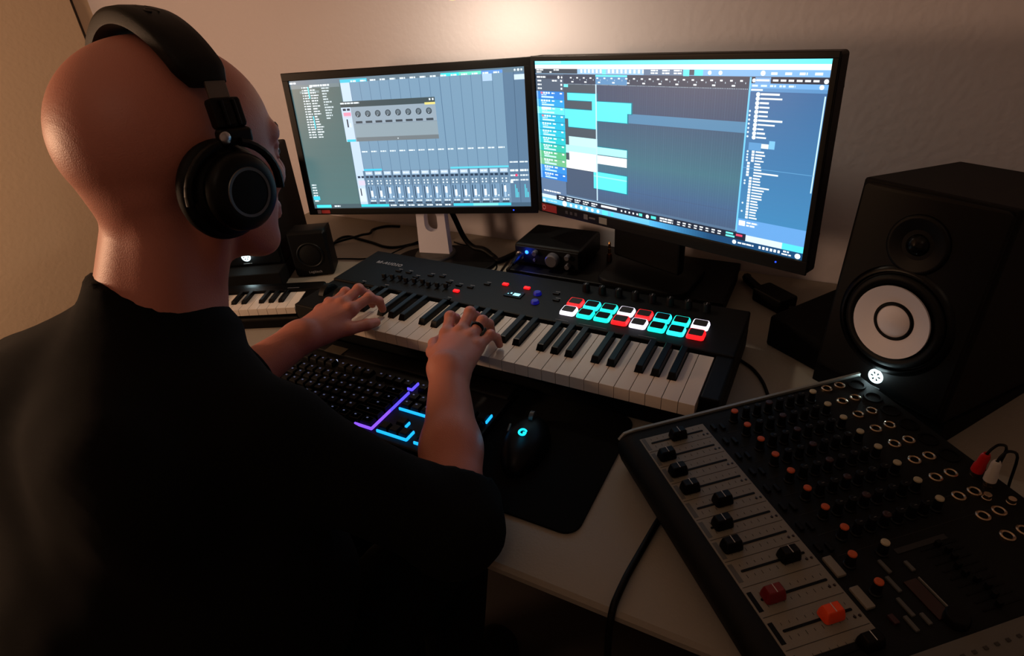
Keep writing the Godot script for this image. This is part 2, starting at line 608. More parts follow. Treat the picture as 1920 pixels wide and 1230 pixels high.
func right_picture() -> ImageTexture:
	var rng := RandomNumberGenerator.new()
	rng.seed = 5
	var p := Pic.new(1400, 720, c8(66, 84, 106))
	var white := c8(238, 246, 250)
	var cyan := c8(92, 232, 250)
	p.r(0, 0, 1, 0.024, c8(104, 232, 248))
	p.r(0, 0, 0.126, 0.018, c8(150, 238, 250))
	p.r(0, 0.024, 1, 0.05, c8(250, 253, 255))
	# toolbar
	p.r(0, 0.05, 1, 0.082, c8(146, 190, 226))
	p.r(0.5, 0.05, 1, 0.082, c8(120, 176, 226))
	p.r(0, 0.05, 0.199, 0.080, c8(52, 68, 82))
	p.words(0.006, 0.04, 0.054, 0.008, white, rng)
	p.words(0.09, 0.115, 0.054, 0.008, white, rng)
	p.words(0.006, 0.03, 0.068, 0.008, white, rng)
	p.r(0.07, 0.068, 0.08, 0.076, white)
	for i in 16:
		p.r(0.213 + i * 0.0165, 0.054, 0.221 + i * 0.0165, 0.074, c8(236, 246, 252))
	p.r(0.305, 0.05, 0.32, 0.082, c8(120, 226, 240))
	p.r(0.465, 0.05, 0.60, 0.082, c8(92, 120, 150))
	for i in 3:
		p.words(0.49 + i * 0.04, 0.515 + i * 0.04, 0.054, 0.008, white, rng)
		p.words(0.49 + i * 0.04, 0.515 + i * 0.04, 0.068, 0.008, white, rng)
	p.r(0.601, 0.05, 0.62, 0.086, cyan)
	p.r(0.62, 0.052, 0.636, 0.08, c8(60, 80, 100))
	p.r(0.636, 0.05, 0.663, 0.082, c8(80, 226, 240))
	p.disc(0.683, 0.066, 0.006, white)
	p.disc(0.715, 0.066, 0.006, white)
	p.disc(0.834, 0.066, 0.007, white)
	for i in 4:
		p.words(0.855 + i * 0.036, 0.874 + i * 0.036, 0.062, 0.012, c8(226, 240, 250), rng)
	# ruler
	p.r(0.135, 0.085, 0.80, 0.142, c8(52, 68, 88))
	p.r(0.277, 0.085, 0.404, 0.142, c8(86, 140, 186))
	p.r(0.277, 0.085, 0.404, 0.095, c8(100, 236, 246))
	for i in 22:
		var u := 0.165 + i * 0.029
		p.r(u, 0.100, u + 0.008, 0.109, white)
		p.r(u + 0.015, 0.112, u + 0.017, 0.120, c8(180, 200, 214))
		if i % 2 == 0:
			p.r(u + 0.006, 0.125, u + 0.016, 0.134, white)
	for i in 130:
		p.r(0.137 + i * 0.0051, 0.142, 0.139 + i * 0.0051, 0.146, c8(170, 190, 204))
	# track list
	p.r(0, 0.082, 0.134, 0.195, c8(74, 92, 112))
	p.r(0, 0.092, 0.134, 0.115, c8(50, 64, 82))
	p.words(0.006, 0.05, 0.098, 0.011, white, rng)
	p.disc(0.112, 0.103, 0.005, white)
	p.disc(0.127, 0.103, 0.004, white)
	for i in 3:
		p.words(0.008, 0.028, 0.123 + i * 0.025, 0.009, white, rng)
		p.r(0.12, 0.12 + i * 0.025, 0.128, 0.132 + i * 0.025, white)
	p.words(0.08, 0.105, 0.122, 0.009, white, rng)
	var cols := [c8(40, 128, 214), c8(36, 158, 222), c8(96, 226, 246), c8(28, 178, 214), c8(30, 184, 218), c8(34, 190, 214), c8(32, 196, 204), c8(46, 190, 170), c8(88, 184, 132), c8(110, 186, 136), c8(52, 142, 220), c8(40, 124, 214)]
	for i in 12:
		var v0 := 0.195 + i * 0.0515
		p.r(0, v0, 0.135, v0 + 0.0515, cols[i])
		p.r(0, v0, 0.135, v0 + 0.002, c8(20, 90, 140))
		p.r(0, v0, 0.008, v0 + 0.05, cols[i].lerp(Color.WHITE, 0.4))
		for k in 4:
			p.r(0.022 + k * 0.012, v0 + 0.006, 0.031 + k * 0.012, v0 + 0.018, c8(255, 120, 130) if k == 0 and i in [0, 3] else c8(226, 240, 246))
		p.words(0.075, 0.09, v0 + 0.008, 0.009, white, rng)
		p.words(0.024, 0.05, v0 + 0.022, 0.006, c8(214, 236, 244), rng)
		p.r(0.024, v0 + 0.033, 0.085, v0 + 0.044, c8(196, 232, 244))
		p.r(0.115, v0 + 0.008, 0.126, v0 + 0.018, white)
	p.r(0.025, 0.300, 0.07, 0.318, white)
	p.r(0, 0.813, 0.13, 0.936, c8(92, 118, 152))
	p.words(0.012, 0.10, 0.90, 0.012, white, rng)
	# arranger
	p.grad(0.135, 0.146, 0.80, 0.36, c8(66, 80, 104), c8(64, 84, 110))
	p.grad(0.135, 0.36, 0.80, 0.62, c8(62, 90, 116), c8(68, 112, 128))
	p.grad(0.135, 0.62, 0.80, 0.80, c8(68, 112, 128), c8(68, 98, 134))
	p.grad(0.135, 0.80, 0.80, 0.92, c8(68, 98, 134), c8(70, 90, 118))
	p.r(0.135, 0.146, 0.28, 0.92, c8(70, 84, 96))
	p.r(0.135, 0.71, 0.28, 0.92, c8(70, 88, 112))
	p.r(0.28, 0.309, 0.80, 0.366, c8(82, 132, 168))
	for i in 64:
		var u := 0.284 + i * 0.0081
		for v in [0.15, 0.37]:
			var v1 := 0.305 if v < 0.2 else 0.92
			for y in range(int(v * 720), int(v1 * 720), 1):
				var q := p.im.get_pixel(int(u * 1400), y)
				p.im.set_pixel(int(u * 1400), y, q.lerp(c8(120, 160, 190), 0.16 if i % 4 else 0.3))
	p.r(0.80, 0.085, 0.805, 0.915, c8(110, 196, 240))
	# clips
	var edge := c8(20, 120, 140)
	for q in [[0.15, 0.2, 0.28, 0.247], [0.26, 0.247, 0.421, 0.31], [0.136, 0.305, 0.406, 0.368], [0.151, 0.365, 0.28, 0.422], [0.263, 0.704, 0.407, 0.82]]:
		p.r(q[0], q[1] - 0.004, q[2] + 0.005, q[3] + 0.004, edge)
	for q in [[0.15, 0.2, 0.28, 0.247], [0.26, 0.247, 0.421, 0.31], [0.136, 0.305, 0.406, 0.368], [0.151, 0.36, 0.28, 0.422], [0.263, 0.704, 0.407, 0.82]]:
		p.r(q[0], q[1], q[2], q[3], cyan)
	p.r(0.263, 0.73, 0.407, 0.738, c8(150, 244, 252))
	p.r(0.152, 0.485, 0.282, 0.60, c8(190, 246, 252))
	p.r(0.135, 0.545, 0.282, 0.60, c8(176, 244, 250))
	p.r(0.282, 0.530, 0.409, 0.584, edge)
	p.r(0.282, 0.535, 0.406, 0.584, c8(170, 244, 250))
	p.r(0.151, 0.59, 0.406, 0.647, c8(248, 254, 255))
	p.r(0.135, 0.65, 0.282, 0.708, c8(248, 254, 255))
	p.r(0.151, 0.60, 0.282, 0.70, c8(248, 254, 255))
	p.r(0.135, 0.147, 0.155, 0.165, c8(110, 236, 240))
	p.r(0.276, 0.142, 0.281, 0.915, c8(190, 220, 236))
	# browser on the right
	p.grad(0.805, 0.14, 1.0, 0.84, c8(60, 104, 150), c8(64, 130, 178))
	p.r(0.805, 0.085, 1.0, 0.115, c8(30, 44, 62))
	p.r(0.815, 0.085, 0.857, 0.115, c8(110, 160, 210))
	p.r(0.818, 0.095, 0.853, 0.105, white)
	for i in 6:
		p.words(0.862 + i * 0.02, 0.876 + i * 0.02, 0.095, 0.010, white, rng)
	p.disc(0.812, 0.1, 0.005, white)
	p.disc(0.992, 0.1, 0.006, white)
	p.r(0.805, 0.115, 1.0, 0.138, c8(106, 166, 220))
	for i in 5:
		p.words(0.808 + i * 0.024, 0.824 + i * 0.024, 0.121, 0.010, c8(206, 228, 246), rng)
	p.disc(0.983, 0.127, 0.006, white)
	p.r(0.805, 0.138, 1.0, 0.155, c8(84, 140, 190))
	p.r(0.807, 0.142, 0.838, 0.15, white)
	var lens := [0.884, 0.892, 0.858, 0.861, 0.858, 0.859, 0.899, 0.88, 0.852, 0.857, 0.861]
	for i in 11:
		var v := 0.162 + i * 0.0216
		p.disc(0.827, v + 0.005, 0.006, white)
		p.r(0.834, v, lens[i], v + 0.009, white)
	p.r(0.815, 0.41, 0.85, 0.45, c8(90, 150, 200))
	p.r(0.85, 0.413, 0.870, 0.437, c8(232, 244, 250))
	p.r(0.871, 0.395, 0.887, 0.437, c8(120, 190, 232))
	for i in 24:
		var v := 0.452 + i * 0.0158
		p.r(0.826 - (0.01 if i in [4, 5, 6, 7, 8] else 0.0), v, 0.834 - (0.01 if i in [4, 5, 6, 7, 8] else 0.0), v + 0.0125, white)
		p.r(0.837, v + 0.002, [0.86, 0.864, 0.856, 0.862, 0.853, 0.856, 0.858, 0.905, 0.86, 0.857, 0.859, 0.859, 0.885, 0.872, 0.868, 0.867, 0.868, 0.857, 0.859, 0.861, 0.858, 0.856, 0.856, 0.86][i], v + 0.010, white)
		if i in [0, 1, 2, 3, 10, 11, 18, 21]:
			p.disc(0.814, v + 0.006, 0.003, c8(220, 236, 244))
	for i in 7:
		p.disc(0.809, 0.25 + i * 0.0216, 0.003, c8(220, 236, 244))
	p.r(0.993, 0.167, 0.997, 0.635, c8(190, 226, 244))
	p.r(0.805, 0.545, 0.995, 0.548, c8(96, 160, 205))
	p.r(0.805, 0.835, 1.0, 0.925, c8(100, 160, 220))
	p.r(0.809, 0.845, 0.828, 0.875, white)
	p.words(0.832, 0.865, 0.848, 0.010, white, rng)
	p.words(0.832, 0.858, 0.864, 0.010, white, rng)
	# transport bar and taskbar
	p.r(0.13, 0.905, 0.80, 0.92, c8(82, 110, 140))
	p.r(0.13, 0.915, 0.42, 0.92, c8(170, 200, 220))
	p.r(0.0, 0.936, 0.078, 0.975, c8(208, 226, 238))
	p.r(0.078, 0.922, 0.834, 0.962, c8(24, 36, 54))
	for i in 5:
		p.words(0.09 + i * 0.04, 0.118 + i * 0.04, 0.930, 0.010, white, rng)
		p.words(0.09 + i * 0.04, 0.112 + i * 0.04, 0.946, 0.008, white, rng)
	p.r(0.295, 0.930, 0.365, 0.945, white)
	for i in 6:
		p.disc(0.385 + i * 0.0165, 0.941, 0.004, white)
	p.r(0.458, 0.931, 0.472, 0.951, c8(90, 226, 214))
	p.disc(0.492, 0.941, 0.007, white)
	p.r(0.506, 0.931, 0.526, 0.951, c8(80, 220, 214))
	p.words(0.54, 0.59, 0.929, 0.010, white, rng)
	p.words(0.54, 0.59, 0.945, 0.010, white, rng)
	for i in 8:
		p.words(0.605 + i * 0.02, 0.617 + i * 0.02, 0.931, 0.009, white, rng)
		p.words(0.605 + i * 0.02, 0.615 + i * 0.02, 0.947, 0.007, white, rng)
	p.r(0.772, 0.929, 0.795, 0.94, c8(110, 230, 226))
	p.r(0.772, 0.945, 0.80, 0.956, c8(110, 230, 226))
	p.r(0.804, 0.930, 0.824, 0.942, c8(232, 70, 100))
	p.r(0.834, 0.925, 1.0, 0.962, c8(212, 228, 240))
	p.r(0.94, 0.925, 1.0, 0.962, c8(86, 220, 242))
	p.grad(0.0, 0.962, 1.0, 1.0, c8(112, 196, 236), c8(96, 190, 238))
	for i in 50:
		p.r(0.5 + i * 0.01, 0.962, 0.511 + i * 0.01, 1.0, c8(84, 180, 236).lerp(c8(22, 70, 112), minf(1.0, i / 22.0)))
	p.r(0.0, 0.975, 0.02, 1.0, c8(140, 206, 236))
	p.disc(0.01, 0.985, 0.006, white)
	p.words(0.03, 0.08, 0.978, 0.008, c8(200, 232, 246), rng)
	p.disc(0.118, 0.98, 0.012, white)
	for i in 7:
		p.disc(0.15 + i * 0.026, 0.981, 0.0065, c8(236, 244, 250))
	p.r(0.30, 0.966, 0.325, 0.996, cyan)
	p.disc(0.345, 0.981, 0.007, c8(60, 220, 232))
	p.disc(0.80, 0.98, 0.007, white)
	p.words(0.812, 0.86, 0.976, 0.010, white, rng)
	for i in 6:
		p.r(0.875 + i * 0.011, 0.973, 0.882 + i * 0.011, 0.989, white)
	p.words(0.945, 0.962, 0.968, 0.009, white, rng)
	p.words(0.942, 0.968, 0.984, 0.009, white, rng)
	p.disc(0.985, 0.982, 0.008, white)
	return p.tex()

func monitor_frame(t: Node3D, at: Transform3D, w: float, h: float, side: float, top: float, low: float, bm: Material) -> MeshInstance3D:
	var ow := w + side * 2
	var cy := (top - low) / 2.0
	var oh := h + top + low
	# x, z outline pushed along y, then stood up so that y becomes +z
	var up := Transform3D(Basis(Vector3.RIGHT, PI / 2), Vector3.ZERO)
	var outline := Shape.rounded(ow, oh, 0.006, 4)
	for i in outline.size():
		outline[i].y -= cy
	var back := Shape.new()
	var o2 := Shape.new().inset(outline, 0.012)
	var o3 := Shape.new().inset(outline, 0.05)
	back.rings([back.level(o3, -0.05), back.level(o2, -0.034), back.level(outline, -0.022), back.level(outline, -0.001)])
	var house := part(t, "housing", back.moved(up).mesh(), bm, at.origin, at.basis)
	var f := Shape.new()
	var d := 0.0045
	f.box(Vector3(0, d / 2, -(h / 2 + top / 2)), Vector3(ow, d, top), 0.0012)
	f.box(Vector3(0, d / 2, h / 2 + low / 2), Vector3(ow, d, low), 0.0012)
	f.box(Vector3(-(w / 2 + side / 2), d / 2, 0), Vector3(side, d, h + 0.002), 0.0012)
	f.box(Vector3(w / 2 + side / 2, d / 2, 0), Vector3(side, d, h + 0.002), 0.0012)
	part(house, "bezel", f.moved(up).mesh(), bm)
	return house

func screen(t: Node3D, w: float, h: float, pic: Texture2D, energy: float, light: Color, lit: float) -> void:
	var m := StandardMaterial3D.new()
	m.albedo_color = Color(0.01, 0.01, 0.012)
	m.roughness = 0.35
	m.emission_enabled = true
	m.emission_texture = pic
	m.emission_energy_multiplier = energy
	m.emission_operator = BaseMaterial3D.EMISSION_OP_MULTIPLY
	m.emission = Color.WHITE
	part(t, "screen", panel_mesh(w, h), m, Vector3(0, 0, 0.0008))
	if lit > 0.0:
		var a := AreaLight3D.new()
		a.name = "screen_light"
		a.area_size = Vector2(w, h)
		a.light_color = light
		a.light_energy = lit
		a.area_range = 6.0
		a.shadow_enabled = true
		a.position = Vector3(0, 0, 0.004)
		a.rotation = Vector3(0, PI, 0)
		t.add_child(a)

func build_monitors() -> void:
	var bm := mat("monitor_plastic", Color(0.035, 0.035, 0.038), 0.45)
	# left monitor
	var fr := Transform3D(turn(0.2637, -0.1003, 0.0168), K(-0.7299, 0.2208, -0.3977))
	var foot := K(-0.722, -0.07, -0.415)
	var t := thing("monitor", "left computer monitor with silver column stand showing grey-blue audio mixer channels", "monitor", foot, Basis())
	var s := monitor_frame(t, Transform3D(fr.basis, fr.origin - foot), 0.5315, 0.284, 0.0155, 0.0165, 0.0150, bm)
	screen(s, 0.5315, 0.284, left_picture(), 1.25, Color(0.6, 0.8, 1.0), SCREEN_LIGHT)
	part(s, "power_led", Shape.new().lathe([Vector2(0.0016, 0), Vector2(0.0012, 0.0012)], 10).mesh(), glow("led_blue", Color(0.12, 0.25, 1.0), 3.0), Vector3(0.226, -0.1495, 0.0045), Basis(Vector3.RIGHT, PI / 2))
	part(s, "sticker", box_mesh(Vector3(0.022, 0.008, 0.0006)), mat("sticker_red", Color(0.62, 0.09, 0.12), 0.5), Vector3(-0.236, -0.1495, 0.0048))
	part(s, "sticker", box_mesh(Vector3(0.009, 0.009, 0.0006)), mat("sticker_grey", Color(0.45, 0.4, 0.45), 0.5), Vector3(-0.2535, -0.1495, 0.0048))
	var silver := mat("silver_plastic", Color(0.88, 0.88, 0.93), 0.38, 0.15)
	# column: a tapered silver plate with an oval cable hole near its top
	var col := Shape.new()
	var hole := Shape.rounded(0.034, 0.052, 0.0165, 6)
	for i in hole.size():
		hole[i].y -= 0.088
	var op := PackedVector2Array([Vector2(0.049, -0.0), Vector2(0.042, -0.165), Vector2(-0.042, -0.165), Vector2(-0.049, 0.0)])
	# triangles of the plate with the hole cut out, front and back
	var left := PackedVector2Array([Vector2(0, 0), Vector2(-0.0405, 0), Vector2(-0.035, -0.17), Vector2(0, -0.17)])
	var right := PackedVector2Array([Vector2(0, 0), Vector2(0, -0.17), Vector2(0.035, -0.17), Vector2(0.0405, 0)])
	for half in [left, right]:
		for poly in Geometry2D.clip_polygons(half, hole):
			col.prism(poly, -0.011, 0.011, 0.0)
	part(t, "stand_column", col.moved(Transform3D(Basis(Vector3.RIGHT, PI / 2), Vector3.ZERO)).mesh(), silver, K(-0.733, -0.062, -0.438) - foot, turn(0.2, -0.06))
	var base := Shape.new()
	var bo := PackedVector2Array()
	for i in 40:
		var a := TAU * i / 40
		bo.append(Vector2(cos(a) * 0.13, sin(a) * 0.088))
	base.prism(bo, 0.0005, 0.010, 0.003, 0.001)
	part(t, "stand_base", base.mesh(), mat("base_black", Color(0.03, 0.03, 0.032), 0.5), Vector3(0.03, 0, 0.0), turn(0.2))
	part(t, "stand_collar", Shape.new().lathe([Vector2(0.052, 0.009), Vector2(0.050, 0.013), Vector2(0.04, 0.015)], 32).mesh(), mat("collar_grey", Color(0.25, 0.24, 0.23), 0.5, 0.3), K(-0.733, -0.07, -0.436) - foot)
	# right monitor
	fr = Transform3D(turn(-0.3741, -0.0328, 0.0496), K(-0.1719, 0.2575, -0.3365))
	foot = K(-0.185, RISER_TOP, -0.425)
	t = thing("monitor", "right computer monitor with thin black frame showing cyan music clips on a dark timeline", "monitor", foot, Basis())
	s = monitor_frame(t, Transform3D(fr.basis, fr.origin - foot), 0.5605, 0.2748, 0.009, 0.009, 0.0215, bm)
	screen(s, 0.5605, 0.2748, right_picture(), 1.3, Color(0.45, 0.8, 1.0), SCREEN_LIGHT * 1.3)
	part(s, "power_led", Shape.new().lathe([Vector2(0.0014, 0), Vector2(0.001, 0.0012)], 10).mesh(), mats["led_blue"], Vector3(0.242, -0.1475, 0.0045), Basis(Vector3.RIGHT, PI / 2))
	part(s, "sticker", box_mesh(Vector3(0.044, 0.0155, 0.0006)), mat("sticker_deep_red", Color(0.5, 0.02, 0.03), 0.5), Vector3(-0.256, -0.1475, 0.0048))
	part(s, "sticker_ring", Shape.new().ring(Shape.disc_profile(0.0009, 0.0004, 0.0042, 0.0, 6), 20).mesh(), mat("sticker_ring_white", Color(0.75, 0.5, 0.5), 0.5), Vector3(-0.271, -0.1475, 0.0053), Basis(Vector3.RIGHT, PI / 2))
	part(s, "sticker", box_mesh(Vector3(0.011, 0.010, 0.0006)), mat("sticker_print", Color(0.3, 0.3, 0.3), 0.6), Vector3(-0.152, -0.1475, 0.0048))
	part(s, "sticker", box_mesh(Vector3(0.016, 0.003, 0.0006)), mat("sticker_print", Color(0.3, 0.3, 0.3), 0.6), Vector3(-0.135, -0.1475, 0.0048))
	part(s, "sticker", box_mesh(Vector3(0.020, 0.0125, 0.0006)), mat("sticker_pale", Color(0.42, 0.42, 0.4), 0.6), Vector3(-0.107, -0.1475, 0.0048))
	for k in 3:
		part(s, "sticker", box_mesh(Vector3(0.007, 0.006, 0.0006)), mat("sticker_faint", Color(0.12, 0.12, 0.12), 0.6), Vector3(-0.205 + k * 0.013, -0.1475, 0.0048))
	part(t, "stand_neck", Shape.new().box(Vector3(0, 0.16, 0), Vector3(0.165, 0.30, 0.022), 0.006).mesh(), bm, Vector3(-0.012, 0.0122, -0.012), turn(-0.37))
	part(t, "stand_base", Shape.new().prism(Shape.rounded(0.19, 0.15, 0.03, 6), 0.0005, 0.012, 0.004, 0.001).mesh(), mats["base_black"], Vector3(0, 0, 0.0), turn(-0.1))

const SCREEN_LIGHT := 0.0
const RISER_TOP := -0.03

# ---------------------------------------------------------------- shelf, interface, keyboards, mouse
func build_riser_and_interface() -> void:
	var bm := mat("riser_black", Color(0.028, 0.026, 0.026), 0.5)
	var t := thing("monitor_riser", "low black shelf behind the big keyboard, under the right monitor and audio interface", "shelf", K(-0.26, -0.07, -0.455))
	part(t, "board", Shape.new().box(Vector3(0, 0.032, 0), Vector3(0.465, 0.016, 0.19), 0.003).mesh(), bm)
	for x in [-0.223, 0.223]:
		part(t, "leg_panel", Shape.new().box(Vector3(x, 0.012, 0), Vector3(0.014, 0.024, 0.186), 0.001).mesh(), bm)
	# audio interface
	var im := mat("interface_blue_black", Color(0.045, 0.055, 0.065), 0.45, 0.3)
	var fm := mat("interface_front", Color(0.03, 0.035, 0.045), 0.5)
	var km := mat("knob_grey", Color(0.30, 0.30, 0.33), 0.4, 0.2)
	t = thing("audio_interface", "small black audio interface box with blue power light on the black shelf", "audio interface", K(-0.405, RISER_TOP, -0.452))
	var face := Transform3D(Basis(Vector3.RIGHT, PI / 2), Vector3.ZERO)
	part(t, "case", Shape.new().box(Vector3(0, 0.027, 0), Vector3(0.157, 0.046, 0.122), 0.006).mesh(), im)
	part(t, "front_plate", Shape.new().box(Vector3(0, 0.027, 0.0625), Vector3(0.149, 0.038, 0.004), 0.0015).mesh(), fm)
	for x in [-0.06, 0.06]:
		for z in [-0.045, 0.045]:
			part(t, "foot", Shape.new().lathe([Vector2(0.006, 0.0), Vector2(0.007, 0.0045)], 12).mesh(), fm, Vector3(x, 0, z))
	var small := Shape.new().lathe([Vector2(0.0062, 0), Vector2(0.006, 0.009), Vector2(0.005, 0.011)], 14).mesh()
	var big := Shape.new().lathe([Vector2(0.0155, 0), Vector2(0.0145, 0.012), Vector2(0.012, 0.0145)], 24).mesh()
	part(t, "knob", big, km, Vector3(0.017, 0.026, 0.0645), face.basis)
	for q in [[-0.024, 0.037], [0.052, 0.037], [0.052, 0.016]]:
		part(t, "knob", small, km, Vector3(q[0], q[1], 0.0645), face.basis)
	part(t, "button", Shape.new().lathe([Vector2(0.0035, 0), Vector2(0.003, 0.003)], 10).mesh(), km, Vector3(-0.028, 0.018, 0.0645), face.basis)
	part(t, "power_led", Shape.new().lathe([Vector2(0.0042, 0), Vector2(0.0035, 0.0018), Vector2(0.001, 0.003)], 14).mesh(), glow("interface_led", Color(0.10, 0.35, 1.0), 7.0), Vector3(-0.046, 0.034, 0.0645), face.basis)
	part(t, "socket", Shape.new().lathe([Vector2(0.010, 0), Vector2(0.010, 0.002), Vector2(0.007, 0.003)], 20).mesh(), mat("chrome", Color(0.7, 0.7, 0.72), 0.25, 1.0), Vector3(-0.063, 0.024, 0.0645), face.basis)
	var l := omni("interface_led_light", K(-0.451, 0.006, -0.378), Color(0.1, 0.3, 1.0), 0.0015, 0.004)
	# jack cable in the interface
	var plug := thing("jack_cable", "black jack plug and cable in the front of the audio interface", "cable", K(-0.468, -0.006, -0.3835))
	part(plug, "plug", Shape.new().lathe([Vector2(0.0068, 0.0), Vector2(0.0072, 0.004), Vector2(0.0072, 0.018), Vector2(0.006, 0.024), Vector2(0.0045, 0.034)], 16).mesh(), mat("plug_black", Color(0.05, 0.05, 0.06), 0.35, 0.3), Vector3.ZERO, Basis(Vector3.RIGHT, PI / 2 + 0.15))
	part(plug, "cord", Shape.new().tube(PackedVector3Array([Vector3(0, -0.004, 0.033), Vector3(-0.003, -0.012, 0.045), Vector3(-0.012, -0.035, 0.046), Vector3(-0.024, -0.0605, 0.036), Vector3(-0.045, -0.0612, 0.012), Vector3(-0.065, -0.0612, -0.02), Vector3(-0.078, -0.0612, -0.09)]), 0.0024, 8, 5).mesh(), mat("cord_black", Color(0.012, 0.012, 0.012), 0.5))
	# upright jack plug of the headphone cable on the shelf
	var jp := thing("jack_adapter", "loose gold-tipped jack plug standing on the black shelf beside the audio interface", "jack plug", K(-0.291, RISER_TOP, -0.470))
	part(jp, "sleeve", Shape.new().lathe([Vector2(0.0055, 0.0003), Vector2(0.006, 0.003), Vector2(0.0055, 0.016), Vector2(0.004, 0.019)], 16).mesh(), mat("brass_dark", Color(0.45, 0.27, 0.16), 0.35, 0.8))
	part(jp, "tip", Shape.new().lathe([Vector2(0.0031, 0.019), Vector2(0.0031, 0.030), Vector2(0.0024, 0.031), Vector2(0.0031, 0.0325), Vector2(0.0031, 0.039), Vector2(0.0022, 0.040), Vector2(0.0031, 0.042), Vector2(0.0012, 0.0465)], 14).mesh(), mat("gold", Color(0.85, 0.66, 0.42), 0.25, 1.0))

# white keys as comb-shaped prisms: cut says how much each back side is notched
func white_key_mesh(w: float, len: float, head: float, cl: float, cr: float, thick: float) -> ArrayMesh:
	var g := 0.0004
	var o := PackedVector2Array([Vector2(g, 0), Vector2(w - g, 0), Vector2(w - g, -head)])
	if cr > 0.0:
		o.append(Vector2(w - cr, -head))
	o.append(Vector2(w - maxf(cr, g), -len))
	o.append(Vector2(maxf(cl, g), -len))
	if cl > 0.0:
		o.append(Vector2(cl, -head))
	o.append(Vector2(g, -head))
	return Shape.new().prism(o, -thick, 0.0, 0.0006, 0.0).mesh(30.0)

func black_key_mesh(w: float, len: float, h: float, slope: float) -> ArrayMesh:
	var s := Shape.new()
	var low := PackedVector2Array([Vector2(-w / 2, -len), Vector2(w / 2, -len), Vector2(w / 2, 0), Vector2(-w / 2, 0)])
	var q := w / 2 * 0.78
	var mid := PackedVector2Array([Vector2(-q - 0.0004, -len), Vector2(q + 0.0004, -len), Vector2(q + 0.0004, -slope + 0.001), Vector2(-q - 0.0004, -slope + 0.001)])
	var high := PackedVector2Array([Vector2(-q + 0.0006, -len), Vector2(q - 0.0006, -len), Vector2(q - 0.0006, -slope - 0.0012), Vector2(-q + 0.0006, -slope - 0.0012)])
	s.rings([s.level(low, -0.006), s.level(low, 0.001), s.level(mid, h - 0.0008), s.level(high, h)])
	return s.mesh(30.0)

# keys from the right end (a C) leftwards: per octave C B A G F E D
func piano(t: Node3D, count: int, w: float, len: float, head: float, bw: float, thick: float, bh: float, wm: Material, km: Material, pressed := []) -> void:
	# black key between white k and k+1 counted from the right: none after C(0) and after F(4)
	var off := {1: 0.12, 2: 0.0, 3: -0.12, 5: 0.1, 6: -0.1}
	var cache := {}
	for k in count:
		var d := k % 7
		var cr := 0.0   # notch on the right side
		var cl := 0.0
		var br := (k - 1 + 7) % 7
		if k > 0 and off.has(br):
			cr = bw / 2 + 0.0008 - off[br] * bw
		if k < count - 1 and off.has(d):
			cl = bw / 2 + 0.0008 + off[d] * bw
		if k == 0: cr = 0.0
		var key := "%d_%.4f_%.4f" % [d, cl, cr]
		if not cache.has(key):
			cache[key] = white_key_mesh(w, len, head, cl, cr, thick)
		var dip := 0.0
		if k in pressed: dip = -0.005
		part(t, "white_key", cache[key], wm, Vector3(-(k + 1) * w, dip, 0))
	var bk := black_key_mesh(bw, len - head - 0.0005, bh, bh * 0.55)
	for k in count - 1:
		if off.has(k % 7):
			part(t, "black_key", bk, km, Vector3(-(k + 1) * w + off[k % 7] * bw, 0, -head))

